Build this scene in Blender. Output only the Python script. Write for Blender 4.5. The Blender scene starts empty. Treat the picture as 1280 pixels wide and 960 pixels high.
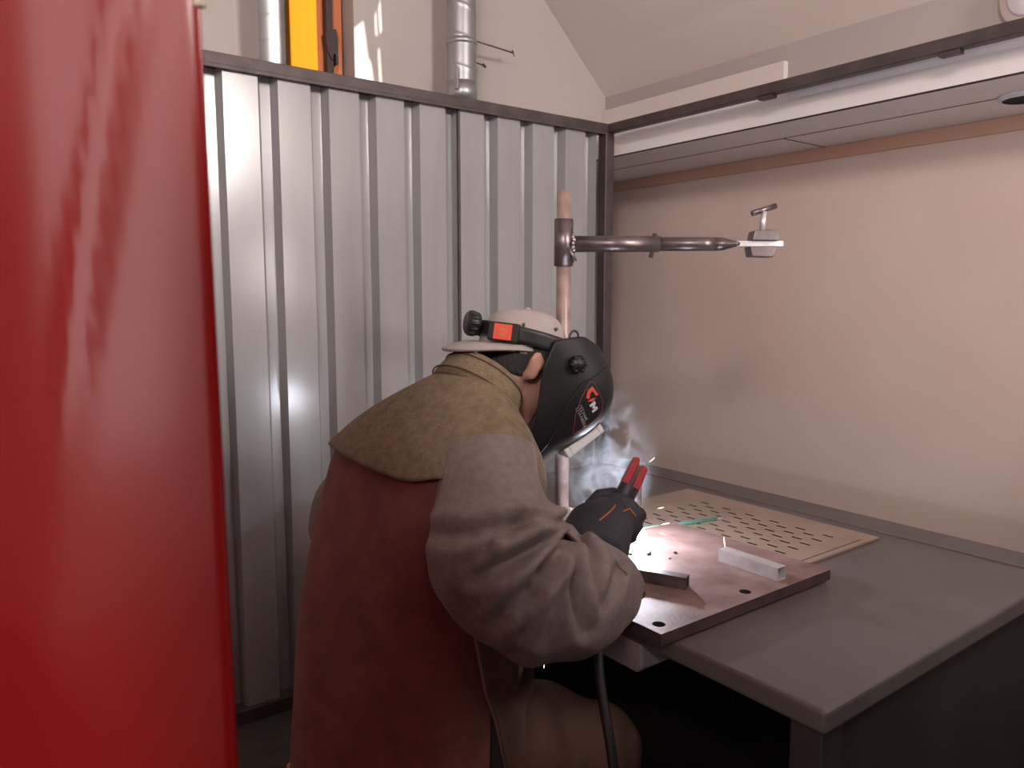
import bpy, bmesh, math, random
import numpy as np
from mathutils import Vector, Matrix, noise
from mathutils.bvhtree import BVHTree
from mathutils.geometry import tessellate_polygon

random.seed(4)
SC = bpy.context.scene
COL = SC.collection
R = math.radians

# ------------------------------------------------------------------ camera, world, lights, exposure
cam_d = bpy.data.cameras.new('camera')
cam = bpy.data.objects.new('camera', cam_d)
COL.objects.link(cam)
cam.location = (0, 0, 1.45)
cam.rotation_euler = (math.pi / 2 - math.atan(110 / 957), 0, R(-36.75))
cam_d.sensor_width = 36
cam_d.lens = 36 * 957 / 1280
cam_d.clip_start = 0.02
cam_d.dof.use_dof = True
cam_d.dof.focus_distance = 2.0
cam_d.dof.aperture_fstop = 5.6
SC.camera = cam

world = bpy.data.worlds.new('world')
SC.world = world
world.use_nodes = True
world.node_tree.nodes['Background'].inputs[0].default_value = (0.9, 0.86, 0.84, 1)
world.node_tree.nodes['Background'].inputs[1].default_value = 0.05

SC.view_settings.view_transform = 'Standard'
SC.view_settings.look = 'None'
SC.view_settings.exposure = 0.28
SC.view_settings.gamma = 1
SC.view_settings.use_curve_mapping = False


def area(name, loc, target, sx, sy, power, color):
    l = bpy.data.lights.new(name, 'AREA')
    l.shape = 'RECTANGLE'
    l.size, l.size_y = sx, sy
    l.energy, l.color = power, color
    o = bpy.data.objects.new(name, l)
    COL.objects.link(o)
    o.location = loc
    o.rotation_euler = (Vector(target) - Vector(loc)).to_track_quat('-Z', 'Y').to_euler()
    return o


SUN_DIR = Vector((-0.20, 0.85, -0.50)).normalized()
sl = bpy.data.lights.new('sun', 'SUN')
sl.energy = 9.0
sl.angle = R(0.5)
sl.color = (1, 0.96, 0.88)
so = bpy.data.objects.new('sun', sl)
COL.objects.link(so)
so.location = (3, -3, 6)
so.rotation_euler = SUN_DIR.to_track_quat('-Z', 'Y').to_euler()

def bulb(name, loc, radius, power, color):
    l = bpy.data.lights.new(name, 'POINT')
    l.energy, l.color, l.shadow_soft_size = power, color, radius
    o = bpy.data.objects.new(name, l)
    COL.objects.link(o)
    o.location = loc
    return o

bulb('hall_light', (-1.8, -1.6, 3.1), 0.30, 260, (1, 0.90, 0.85))
bulb('entrance_light', (2.0, -3.0, 3.0), 0.35, 430, (1, 0.92, 0.88))
bulb('soffit_fill', (1.75, 0.25, 1.62), 0.20, 12, (1, 0.90, 0.85))  # added fill for the soffit underside and wall, no lamp there
area('window_daylight', (-2.05, 0.1, 1.75), (0.5, 0.9, 1.2), 1.5, 1.7, 18, (1, 0.92, 0.88))
ARC = Vector((1.392, 1.318, 0.866))
pl = bpy.data.lights.new('arc_light', 'POINT')
pl.energy = 6
pl.color = (0.83, 0.88, 1.0)
pl.shadow_soft_size = 0.012
po = bpy.data.objects.new('arc_light', pl)
COL.objects.link(po)
po.location = ARC + Vector((0, 0, 0.072))


# ------------------------------------------------------------------ helpers: materials
def mat(name, color, rough=0.6, metal=0.0, var=0.0, var_scale=6.0, color2=None, bump=0.0, bump_scale=60.0,
        spec=0.5, coat=0.0, emit=None, emit_s=0.0, stretch=None, detail=6.0):
    m = bpy.data.materials.new(name)
    m.use_nodes = True
    nt = m.node_tree
    b = nt.nodes['Principled BSDF']
    b.inputs['Base Color'].default_value = (*color, 1)
    b.inputs['Roughness'].default_value = rough
    b.inputs['Metallic'].default_value = metal
    b.inputs['Specular IOR Level'].default_value = spec
    b.inputs['Coat Weight'].default_value = coat
    tc = nt.nodes.new('ShaderNodeTexCoord')
    src = tc.outputs['Object']
    if stretch:
        mp = nt.nodes.new('ShaderNodeMapping')
        mp.inputs['Scale'].default_value = stretch
        nt.links.new(src, mp.inputs[0])
        src = mp.outputs[0]
    if var > 0 or color2:
        n = nt.nodes.new('ShaderNodeTexNoise')
        n.inputs['Scale'].default_value = var_scale
        n.inputs['Detail'].default_value = detail
        nt.links.new(src, n.inputs['Vector'])
        cr = nt.nodes.new('ShaderNodeValToRGB')
        c2 = color2 or tuple(min(1, c * (1 + var)) for c in color)
        c1 = color if color2 else tuple(c * (1 - var) for c in color)
        cr.color_ramp.elements[0].color = (*c1, 1)
        cr.color_ramp.elements[1].color = (*c2, 1)
        cr.color_ramp.elements[0].position = 0.32
        cr.color_ramp.elements[1].position = 0.68
        nt.links.new(n.outputs['Fac'], cr.inputs[0])
        nt.links.new(cr.outputs[0], b.inputs['Base Color'])
    if bump > 0:
        n2 = nt.nodes.new('ShaderNodeTexNoise')
        n2.inputs['Scale'].default_value = bump_scale
        n2.inputs['Detail'].default_value = 5
        nt.links.new(src, n2.inputs['Vector'])
        bp = nt.nodes.new('ShaderNodeBump')
        bp.inputs['Strength'].default_value = bump
        bp.inputs['Distance'].default_value = 0.004
        nt.links.new(n2.outputs['Fac'], bp.inputs['Height'])
        nt.links.new(bp.outputs[0], b.inputs['Normal'])
    if emit:
        b.inputs['Emission Color'].default_value = (*emit, 1)
        b.inputs['Emission Strength'].default_value = emit_s
    return m


M = {}
M['plaster'] = mat('plaster', (0.47, 0.415, 0.395), 0.9, var=0.04, var_scale=1.5, bump=0.15, bump_scale=40)
M['pink_wall'] = mat('pink_wall', (0.68, 0.53, 0.465), 0.75, var_scale=1.6, color2=(0.71, 0.58, 0.525), detail=2)
M['wall_shade'] = mat('wall_shade', (0.40, 0.355, 0.34), 0.9)  # upper wall: its shade put into a darker colour than the plaster
M['ceiling'] = mat('ceiling_paint', (0.62, 0.55, 0.52), 0.9, var=0.03, var_scale=1.0)
M['soffit'] = mat('soffit_board', (0.80, 0.75, 0.75), 0.6, var=0.03, var_scale=2)
M['orange_bounce'] = mat('orange_bounce', (0.58, 0.34, 0.24), 0.7, var_scale=3, color2=(0.60, 0.40, 0.31))
M['floor'] = mat('floor_concrete', (0.05, 0.04, 0.038), 0.75, var=0.3, var_scale=9)
M['sheet'] = mat('painted_sheet', (0.29, 0.282, 0.288), 0.20, var=0.05, var_scale=3, stretch=(6, 6, 0.6), spec=0.8)
M['frame_steel'] = mat('frame_steel', (0.075, 0.055, 0.055), 0.5, 0.3, var=0.25, var_scale=14)
M['galv'] = mat('galvanised', (0.42, 0.43, 0.44), 0.42, 0.85, var=0.15, var_scale=5)
M['bench'] = mat('bench_paint', (0.095, 0.079, 0.078), 0.42, 0.0, var=0.1, var_scale=7, bump=0.05, bump_scale=90)
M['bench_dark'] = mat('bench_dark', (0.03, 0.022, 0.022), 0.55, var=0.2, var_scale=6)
M['bench_panel'] = mat('bench_panel', (0.30, 0.25, 0.26), 0.5, var=0.08, var_scale=6)
M['plate'] = mat('rusty_plate', (0.15, 0.085, 0.072), 0.5, 0.25, var_scale=16, color2=(0.27, 0.175, 0.160), bump=0.25, bump_scale=130)
M['grate'] = mat('grate_sheet', (0.285, 0.212, 0.165), 0.5, 0.1, var=0.1, var_scale=8)
M['shade_black'] = mat('dark_shade', (0.012, 0.010, 0.010), 0.9)  # near-black colour for the shade in slots and holes
M['bare_steel'] = mat('bare_steel', (0.60, 0.58, 0.60), 0.30, 0.55, var=0.12, var_scale=30)
M['dark_steel'] = mat('dark_steel', (0.13, 0.10, 0.10), 0.42, 0.7, var=0.35, var_scale=25)
M['tube_steel'] = mat('tube_steel', (0.16, 0.128, 0.130), 0.36, 0.75, var=0.3, var_scale=22)
M['pole_steel'] = mat('pole_steel', (0.31, 0.215, 0.195), 0.45, 0.3, var=0.3, var_scale=20)
M['bead'] = mat('weld_bead', (0.35, 0.32, 0.32), 0.35, 0.9, bump=0.8, bump_scale=200)
M['reddened_leather'] = mat('reddened_leather', (0.19, 0.062, 0.050), 0.85, var=0.16, var_scale=18, bump=0.35, bump_scale=260)  # brown leather with the curtain's red light put into its colour
M['tan_suede'] = mat('tan_suede', (0.165, 0.122, 0.075), 0.92, var_scale=60, color2=(0.25, 0.185, 0.118), bump=1.0, bump_scale=330)
M['grey_suede'] = mat('grey_suede', (0.215, 0.165, 0.155), 0.92, var=0.13, var_scale=70, bump=0.5, bump_scale=380)
M['trouser'] = mat('trouser_leather', (0.145, 0.082, 0.062), 0.85, var=0.18, var_scale=14, bump=0.3, bump_scale=240)
M['piping'] = mat('edge_piping', (0.30, 0.19, 0.13), 0.7)
M['black_cloth'] = mat('black_cloth', (0.012, 0.011, 0.013), 0.9)
M['glove'] = mat('glove_leather', (0.021, 0.019, 0.028), 0.7, var=0.25, var_scale=25, bump=0.4, bump_scale=240)
M['cream_glove'] = mat('cream_glove', (0.40, 0.37, 0.31), 0.8, bump=0.3, bump_scale=200)
M['orange_thread'] = mat('orange_thread', (0.45, 0.13, 0.04), 0.7)
M['skin'] = mat('skin', (0.40, 0.205, 0.155), 0.55, var=0.06, var_scale=20)
M['hair'] = mat('hair', (0.016, 0.011, 0.010), 0.7, bump=0.8, bump_scale=300, stretch=(1, 1, 0.2))
M['cap'] = mat('cap_cotton', (0.35, 0.305, 0.29), 0.9, var=0.05, var_scale=30, bump=0.25, bump_scale=500)
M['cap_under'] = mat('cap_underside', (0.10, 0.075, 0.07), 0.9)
M['helmet'] = mat('helmet_plastic', (0.013, 0.012, 0.014), 0.5, spec=0.3)
M['bezel'] = mat('bezel_white', (0.72, 0.72, 0.74), 0.5)
M['helmet_in'] = mat('helmet_inside', (0.24, 0.24, 0.25), 0.8)
M['black_plastic'] = mat('black_plastic', (0.014, 0.013, 0.014), 0.45)
M['sticker'] = mat('orange_sticker', (0.78, 0.10, 0.05), 0.55)
M['logo_red'] = mat('logo_red', (0.62, 0.075, 0.045), 0.5)
M['logo_white'] = mat('logo_white', (0.62, 0.62, 0.62), 0.5)
M['logo_line'] = mat('logo_line', (0.30, 0.07, 0.07), 0.5)
M['logo_grey'] = mat('logo_grey', (0.34, 0.33, 0.34), 0.5)
M['jaw_red'] = mat('jaw_red', (0.34, 0.022, 0.03), 0.5)
M['grip'] = mat('holder_grip', (0.035, 0.035, 0.04), 0.5)
M['cable'] = mat('cable_rubber', (0.012, 0.010, 0.011), 0.55)
M['rod_green'] = mat('rod_green', (0.13, 0.36, 0.29), 0.6, var=0.1, var_scale=40)
M['wire'] = mat('electrode_wire', (0.6, 0.58, 0.55), 0.4, 0.6)
M['yellow_wood'] = mat('yellow_wood', (0.36, 0.145, 0.004), 0.85, var=0.05, var_scale=8, stretch=(8, 8, 0.5), spec=0.15)
M['orange_wood'] = mat('orange_wood', (0.62, 0.19, 0.07), 0.6, var=0.1, var_scale=8, stretch=(8, 8, 0.5))
M['dark_iron'] = mat('dark_iron', (0.05, 0.028, 0.03), 0.6)
M['lamp_white'] = mat('lamp_white', (0.68, 0.66, 0.70), 0.4)
M['grille'] = mat('grille', (0.72, 0.68, 0.68), 0.6)
M['seam'] = mat('seam_gap', (0.03, 0.02, 0.02), 0.9)
M['stool'] = mat('stool_wood', (0.48, 0.19, 0.12), 0.6, var=0.1, var_scale=10)
M['arc'] = mat('arc_glow', (1, 1, 1), 0.5, emit=(0.93, 0.96, 1.0), emit_s=30)
M['spark'] = mat('spark_glow', (1, 0.8, 0.6), 0.5, emit=(1.0, 0.80, 0.62), emit_s=3.0)
M['glass'] = mat('window_glass', (0.85, 0.87, 0.9), 0.05)

cm = bpy.data.materials.new('red_vinyl')
cm.use_nodes = True
nt = cm.node_tree
b = nt.nodes['Principled BSDF']
b.inputs['Base Color'].default_value = (0.17, 0.003, 0.004, 1)
b.inputs['Roughness'].default_value = 0.22
b.inputs['Specular IOR Level'].default_value = 0.6
tr = nt.nodes.new('ShaderNodeBsdfTranslucent')
tr.inputs[0].default_value = (0.85, 0.01, 0.008, 1)
mx = nt.nodes.new('ShaderNodeMixShader')
mx.inputs[0].default_value = 0.3
out = nt.nodes['Material Output']
nt.links.new(b.outputs[0], mx.inputs[1])
nt.links.new(tr.outputs[0], mx.inputs[2])
nt.links.new(mx.outputs[0], out.inputs[0])
M['red_vinyl'] = cm


# ------------------------------------------------------------------ helpers: geometry
class MB:
    def __init__(self):
        self.v, self.f, self.sm = [], [], []

    def add(self, vs, fs, smooth=False):
        o = len(self.v)
        self.v += [tuple(p) for p in vs]
        self.f += [tuple(i + o for i in f) for f in fs]
        self.sm += [smooth] * len(fs)
        return self

    def box(self, lo, hi):
        x0, y0, z0 = lo
        x1, y1, z1 = hi
        return self.add([(x0, y0, z0), (x1, y0, z0), (x1, y1, z0), (x0, y1, z0), (x0, y0, z1), (x1, y0, z1), (x1, y1, z1), (x0, y1, z1)],
                        [(3, 2, 1, 0), (4, 5, 6, 7), (0, 1, 5, 4), (1, 2, 6, 5), (2, 3, 7, 6), (3, 0, 4, 7)])

    def obox(self, c, ax, ay, az, hx, hy, hz):
        c, ax, ay, az = Vector(c), Vector(ax).normalized(), Vector(ay).normalized(), Vector(az).normalized()
        vs = []
        for sz in (-1, 1):
            for sx, sy in ((-1, -1), (1, -1), (1, 1), (-1, 1)):
                vs.append(c + ax * hx * sx + ay * hy * sy + az * hz * sz)
        return self.add(vs, [(3, 2, 1, 0), (4, 5, 6, 7), (0, 1, 5, 4), (1, 2, 6, 5), (2, 3, 7, 6), (3, 0, 4, 7)])

    def grid(self, P, close_u=False, caps=False, smooth=True):
        """P: rows x cols x 3"""
        n, m = P.shape[:2]
        fs = []
        for i in range(n - 1):
            for j in range(m if close_u else m - 1):
                j2 = (j + 1) % m
                fs.append((i * m + j, i * m + j2, (i + 1) * m + j2, (i + 1) * m + j))
        if caps:
            fs.append(tuple(reversed(range(m))))
            fs.append(tuple((n - 1) * m + j for j in range(m)))
        return self.add(P.reshape(-1, 3).tolist(), fs, smooth)

    def tube(self, pts, r, seg=12, caps=True, smooth=True):
        pts = [Vector(p) for p in pts]
        n = len(pts)
        rs = r if isinstance(r, (list, tuple)) else [r] * n
        t0 = (pts[1] - pts[0]).normalized()
        up = Vector((0, 0, 1)) if abs(t0.z) < 0.9 else Vector((1, 0, 0))
        u = t0.cross(up).normalized()
        rows = []
        for i in range(n):
            t = (pts[min(i + 1, n - 1)] - pts[max(i - 1, 0)]).normalized()
            u = (u - t * u.dot(t)).normalized()
            w = t.cross(u)
            rows.append([tuple(pts[i] + (u * math.cos(a) + w * math.sin(a)) * rs[i]) for a in [2 * math.pi * k / seg for k in range(seg)]])
        return self.grid(np.array(rows), True, caps, smooth)

    def capsule(self, pts, rs, seg=16):
        """tube with rounded ends"""
        pts = [Vector(p) for p in pts]
        d0 = (pts[0] - pts[1]).normalized()
        d1 = (pts[-1] - pts[-2]).normalized()
        P, Q = [], []
        for a in (88, 65, 40, 20):
            P.append(pts[0] + d0 * rs[0] * math.sin(R(a)))
            Q.append(rs[0] * math.cos(R(a)))
        P += pts
        Q += list(rs)
        for a in (20, 40, 65, 88):
            P.append(pts[-1] + d1 * rs[-1] * math.sin(R(a)))
            Q.append(rs[-1] * math.cos(R(a)))
        return self.tube(P, Q, seg)

    def ellipsoid(self, c, ax, ay, az, rx, ry, rz, n=16, m=24):
        c, ax, ay, az = Vector(c), Vector(ax), Vector(ay), Vector(az)
        rows = []
        for i in range(n + 1):
            t = math.pi * (i / n) if 0 < i < n else (0.02 if i == 0 else math.pi - 0.02)
            rows.append([tuple(c + ax * rx * math.sin(t) * math.cos(2 * math.pi * j / m) + ay * ry * math.sin(t) * math.sin(2 * math.pi * j / m)
                               - az * rz * math.cos(t)) for j in range(m)])
        return self.grid(np.array(rows), True, True)

    def prism(self, poly, dz):
        """poly: list of 3D points, extruded by dz"""
        n = len(poly)
        vs = [Vector(p) for p in poly] + [Vector(p) + Vector(dz) for p in poly]
        fs = [tuple(reversed(range(n))), tuple(range(n, 2 * n))] + [(i, (i + 1) % n, n + (i + 1) % n, n + i) for i in range(n)]
        return self.add(vs, fs)

    def mesh(self, name):
        me = bpy.data.meshes.new(name)
        me.from_pydata(self.v, [], self.f)
        me.polygons.foreach_set('use_smooth', self.sm)
        bm = bmesh.new()
        bm.from_mesh(me)
        bmesh.ops.recalc_face_normals(bm, faces=bm.faces)
        bm.to_mesh(me)
        bm.free()
        me.update()
        return me

    def build(self, name, material, parent=None, bevel=0.0, bev_seg=2):
        o = bpy.data.objects.new(name, self.mesh(name))
        COL.objects.link(o)
        o.data.materials.append(material)
        if bevel:
            md = o.modifiers.new('bevel', 'BEVEL')
            md.width, md.segments, md.limit_method = bevel, bev_seg, 'ANGLE'
        if parent:
            attach(o, parent)
        return o


def attach(o, parent):
    o.parent = parent
    o.matrix_parent_inverse = Matrix.Translation(world_loc(parent)).inverted()


def world_loc(o):
    # all parents here carry location only
    if o.parent:
        return Vector(o.location)if o.matrix_parent_inverse != Matrix() else Vector(o.location) + world_loc(o.parent)
    return Vector(o.location)


def tag(o, label=None, cat=None, group=None, kind=None):
    if label: o['label'] = label
    if cat: o['category'] = cat
    if group: o['group'] = group
    if kind: o['kind'] = kind
    return o


def empty(name, loc):
    o = bpy.data.objects.new(name, None)
    o.empty_display_size = 0.05
    COL.objects.link(o)
    o.location = loc
    return o


def solidify(o, t, offset=1.0):
    md = o.modifiers.new('solid', 'SOLIDIFY')
    md.thickness, md.offset = t, offset
    return md


def apply_mods(o):
    dg = bpy.context.evaluated_depsgraph_get()
    me = bpy.data.meshes.new_from_object(o.evaluated_get(dg))
    o.modifiers.clear()
    o.data = me
    return o


def fuse(mb, name, material, voxel, smooth_it=6, parent=None):
    """closed overlapping shapes merged into one continuous skin"""
    o = mb.build(name, material)
    md = o.modifiers.new('remesh', 'REMESH')
    md.mode, md.voxel_size, md.use_smooth_shade = 'VOXEL', voxel, True
    sm = o.modifiers.new('smooth', 'SMOOTH')
    sm.factor, sm.iterations = 0.5, smooth_it
    apply_mods(o)
    o.data.polygons.foreach_set('use_smooth', [True] * len(o.data.polygons))
    if parent: attach(o, parent)
    return o


def catmull(pts, n):
    """smooth resample of a list of equal-length numeric rows"""
    P = np.array(pts, float)
    k = len(P)
    outp = []
    for i in range(n):
        t = i / (n - 1) * (k - 1)
        a = min(int(t), k - 2)
        s = t - a
        p0, p1, p2, p3 = P[max(a - 1, 0)], P[a], P[a + 1], P[min(a + 2, k - 1)]
        outp.append(0.5 * ((2 * p1) + (p2 - p0) * s + (2 * p0 - 5 * p1 + 4 * p2 - p3) * s * s + (3 * p1 - p0 - 3 * p2 + p3) * s ** 3))
    return np.array(outp)


def smoothstep(a, b, x):
    t = np.clip((x - a) / (b - a), 0, 1)
    return t * t * (3 - 2 * t)


# ------------------------------------------------------------------ the setting
XW, YB = 3.10, 3.27            # right wall, gable wall
def structure(mb, name, m, **k):
    return tag(mb.build(name, m, **k), kind='structure')

structure(MB().box((-3.0, -6, -0.06), (XW + 0.1, YB + 0.1, 0.0)), 'floor', M['floor'])

structure(MB().box((-0.19, -0.75, 0), (-0.15, 0.26, 1.80)).box((0.30, -0.45, 0), (3.1, -0.41, 2.0)), 'shade_screen', M['bench_dark'])  # unseen screens added to shade the sleeve, thighs and lower sheet
# gable wall with the window opening left of the ducts
WX0, WX1, WZ0, WZ1 = 1.165, 1.565, 2.05, 3.3
zr = lambda x: 2.562 + 0.945 * (XW - x)
mb = MB()
mb.box((-3.0, YB, 0), (WX0, YB + 0.30, 4.6))
mb.box((WX0, YB, 0), (WX1, YB + 0.30, WZ0))
mb.box((WX0, YB, WZ1), (WX1, YB + 0.30, 4.6))
mb.box((WX1, YB, 0), (XW, YB + 0.30, 2.562))
mb.prism([(WX1, YB, 2.562), (XW, YB, 2.562), (WX1, YB, zr(WX1))], (0, 0.3, 0))
structure(mb, 'wall_back', M['plaster'])
mb = MB()
mb.box((XW, -6, 0), (XW + 0.15, YB, 2.083))
structure(mb, 'wall_right', M['pink_wall'])
structure(MB().box((-3.15, -6, 0), (-3.0, YB, 4.6)), 'wall_left', M['plaster'])
structure(MB().box((XW, -6, 2.083), (XW + 0.15, YB, 2.62)), 'wall_upper_shaded', M['wall_shade'])
# raised board on the wall above the soffit
structure(MB().box((XW - 0.03, 2.10, 2.36), (XW, YB, 2.484)), 'trim_2', M['ceiling'], bevel=0.004)
# soffit box with seams along the wall
SX = 2.527
structure(MB().box((SX, -1.5, 2.083), (XW, YB, 2.20)), 'trim_3', M['soffit'])
mb = MB()
mb.box((SX - 0.002, -1.5, 2.081), (SX + 0.004, YB, 2.086))
mb.box((2.783, -1.5, 2.0815), (2.787, YB, 2.084))
mb.box((2.787, 1.895, 2.0815), (XW, 1.900, 2.084))
structure(mb, 'trim_4', M['seam'])
structure(MB().box((XW - 0.012, -1.5, 2.030), (XW, YB, 2.083)), 'bounce_strip', M['orange_bounce'], bevel=0.003)  # added strip, warm bounce light put into an orange colour

# sloped ceiling with added unseen openings cut to the shape of the sun patches
CX0 = -1.2
cn = Vector((0.945, 0, 1)).normalized()
def ceil_hit(p):
    p = Vector(p)
    # p - t*SUN_DIR on plane z = 2.562+.945*(XW-x)
    t = (p.z - zr(p.x)) / (SUN_DIR.z + 0.945 * SUN_DIR.x)
    return p - SUN_DIR * t
W = lambda x, z: (x, YB, z)
WOPEN = lambda x, z: (x, YB + 0.12, z)
holes = [
    [W(1.568, 2.25), W(1.680, 2.25), W(1.645, 2.50), W(1.630, 2.52), W(1.624, 2.58), W(1.612, 2.67), W(1.568, 2.63)],
    [W(1.690, 2.35), W(1.702, 2.35), W(1.690, 2.57), W(1.683, 2.56)],
    [W(1.672, 2.62), W(1.680, 2.62), W(1.676, 2.73), W(1.669, 2.70)],
    [W(1.694, 2.63), W(1.704, 2.65), W(1.698, 2.78), W(1.688, 2.74)],
    [WOPEN(1.29, 2.10), WOPEN(1.425, 2.10), WOPEN(1.425, 3.0), WOPEN(1.29, 3.0)],
    [(1.097, 3.08, 2.2), (1.145, 3.08, 2.2), (1.145, 3.08, 3.0), (1.097, 3.08, 3.0)],
]
outer = [Vector((XW + 0.15, -9, zr(XW + 0.15))), Vector((XW + 0.15, YB, zr(XW + 0.15))), Vector((CX0, YB, zr(CX0))), Vector((CX0, -9, zr(CX0)))]
polys = [outer] + [[ceil_hit(p) for p in h] for h in holes]
allv = [v for p in polys for v in p]
tri = tessellate_polygon([[Vector((v.x, v.y, 0)) for v in p] for p in polys])
structure(MB().add(allv, tri), 'ceiling', M['ceiling'])

# window: orange frame, yellow sash lit by the sun, dark iron bolt
wn = empty('window_1', (1.365, YB, WZ0))
tag(wn, kind='structure')
mb = MB()
mb.box((1.425, YB + 0.10, WZ0), (1.555, YB + 0.16, WZ1))
mb.box((WX0, YB + 0.10, WZ0), (1.215, YB + 0.16, WZ1))
mb.box((1.215, YB + 0.10, WZ0), (1.425, YB + 0.16, WZ0 + 0.06))
mb.box((1.215, YB + 0.10, WZ1 - 0.06), (1.425, YB + 0.16, WZ1))
mb.build('window_frame', M['orange_wood'], wn, bevel=0.004)
mb = MB()
mb.box((1.300, YB + 0.075, WZ0 + 0.02), (1.425, YB + 0.12, WZ1 - 0.02))
mb.build('sash', M['yellow_wood'], wn, bevel=0.004)
mb = MB()
mb.box((1.215, YB + 0.125, WZ0 + 0.06), (1.300, YB + 0.130, WZ1 - 0.06))
mb.build('pane', M['plaster'], wn)
mb = MB()   # bolt, plate and hanging padlock
mb.box((1.462, YB + 0.06, 2.30), (1.494, YB + 0.10, 3.1))
mb.prism([(1.455, YB + 0.05, 2.60), (1.47, YB + 0.05, 2.62), (1.505, YB + 0.05, 2.63), (1.512, YB + 0.05, 2.60), (1.513, YB + 0.05, 2.48),
          (1.500, YB + 0.05, 2.475), (1.500, YB + 0.05, 2.52), (1.492, YB + 0.05, 2.52), (1.484, YB + 0.05, 2.49), (1.463, YB + 0.05, 2.53)], (0, 0.05, 0))
mb.build('window_bolt', M['dark_iron'], wn, bevel=0.003)

# ------------------------------------------------------------------ booth screen: corrugated sheet in a steel frame
YP = 2.543
bs = empty('booth_screen', (1.6, YP, 0))
tag(bs, 'tall white corrugated metal welding screen in dark steel frame behind the welder', 'partition')
prof = [(0.55, 0)]
x = 0.749 - 0.1765
while x < 2.37:
    # valley -> broad slope -> crown -> steep slope -> valley
    prof += [(x, 0.0), (x + 0.012, -0.042), (x + 0.122, -0.042), (x + 0.142, 0.0)]
    x += 0.1765
prof = [p for p in prof if 0.60 < p[0] < 2.385]
prof = [(0.60, 0.0)] + prof + [(2.385, 0.0)]
P = np.array([[(px_, YP + 0.030 + dy, z) for px_, dy in prof] for z in (0.05, 0.6, 1.2, 1.8, 2.165)])
o = MB().grid(P, smooth=False).build('corrugated_sheet', M['sheet'], bs)
solidify(o, 0.0015, 0)
mb = MB().box((1.632, YP - 0.014, 0.06), (1.640, YP - 0.004, 2.16))
mb.build('overlap_strip', M['frame_steel'], bs)
mb = MB()
mb.box((0.60, YP - 0.03, 2.160), (2.43, YP + 0.045, 2.197))
mb.box((0.60, YP - 0.03, 2.150), (2.43, YP - 0.026, 2.165))
mb.build('top_rail', M['frame_steel'], bs, bevel=0.003)
mb = MB().box((2.40, -0.6, 2.158), (2.44, YP + 0.01, 2.197))
mb.build('top_rail', M['frame_steel'], bs, bevel=0.003)
mb = MB().box((2.385, YP - 0.035, 0), (2.435, YP + 0.015, 2.16))
mb.build('corner_post', M['frame_steel'], bs, bevel=0.004)
mb = MB().box((0.60, YP - 0.03, 0.0), (2.385, YP + 0.02, 0.05))
mb.build('bottom_rail', M['frame_steel'], bs, bevel=0.003)
mb = MB().box((0.60, YP - 0.012, 0.05), (0.635, YP + 0.03, 2.16))
mb.build('side_post', M['frame_steel'], bs, bevel=0.003)
for yy in (1.72, 1.10):
    MB().box((2.405, yy - 0.03, 2.146), (2.435, yy + 0.03, 2.159)).build('bracket', M['frame_steel'], bs, bevel=0.002)

# ------------------------------------------------------------------ ducts
def duct(x, y, r, z0, z1, label):
    d = empty('ventilation_duct', (x, y, z0))
    tag(d, label, 'duct', 'spiral ducts on the back wall')
    nz, na = 760, 28
    rows = []
    pitch = r * 2.0
    for i in range(nz + 1):
        z = z0 + (z1 - z0) * i / nz
        row = []
        for k in range(na):
            a = 2 * math.pi * k / na
            ph = ((z / pitch) + k / na) % 1.0
            rr = r + (0.003 if ph < 0.06 else 0)
            row.append((x + rr * math.cos(a), y + rr * math.sin(a), z))
        rows.append(row)
    MB().grid(np.array(rows), True, True).build('duct_pipe', M['galv'], d)
    return d


d1 = duct(2.037, 3.12, 0.068, 0.10, 3.45, 'thick grey spiral duct behind the screen with a clamp band')
mb = MB()
mb.tube([(2.037, 3.12, 2.605), (2.037, 3.12, 2.63)], 0.072, 28)
mb.build('clamp_band', M['galv'], d1)
mb = MB()
mb.tube([(2.09, 3.10, 2.637), (2.36, 3.15, 2.640)], 0.004, 8)
mb.tube([(2.36, 3.142, 2.625), (2.36, 3.158, 2.655)], 0.004, 8)
mb.build('clamp_rod', M['tube_steel'], d1)
mb = MB()
mb.tube([(2.08, 3.15, 2.565), (2.22, 3.20, 2.567)], 0.004, 8)
mb.tube([(2.22, 3.19, 2.56), (2.22, 3.21, 2.575)], 0.007, 8)
mb.build('clamp_rod', M['tube_steel'], d1)
MB().tube([(2.037, 3.12, 2.35), (2.037, 3.12, 2.44)], 0.0715, 28).build('duct_collar', M['galv'], d1)
MB().obox((1.968, 3.06, 2.44), (0, 1, 0), (1, 0, 0), (0, 0, 1), 0.012, 0.004, 0.05).build('damper_tab', M['galv'], d1)
duct(1.135, 3.11, 0.050, 0.10, 3.45, 'thin shiny spiral duct beside the yellow window')

# ------------------------------------------------------------------ soffit fittings
sp = empty('ceiling_speaker', (2.81, 1.04, 2.083))
tag(sp, 'round grille set in the soffit underside at the right edge', 'vent')
MB().tube([(2.81, 1.04, 2.083), (2.81, 1.04, 2.072)], [0.080, 0.075], 36).build('rim', M['lamp_white'], sp)
mb = MB()
mb.tube([(2.81, 1.04, 2.0735), (2.81, 1.04, 2.069)], [0.066, 0.064], 36)
mb.build('grille', M['grille'], sp)
mb = MB()
for k in range(-7, 8):
    h = math.sqrt(max(0, 0.064 ** 2 - (k * 0.0082) ** 2))
    mb.box((2.81 + k * 0.0082 - 0.0006, 1.04 - h, 2.0675), (2.81 + k * 0.0082 + 0.0006, 1.04 + h, 2.070))
mb.build('grille_slots', M['seam'], sp)

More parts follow.
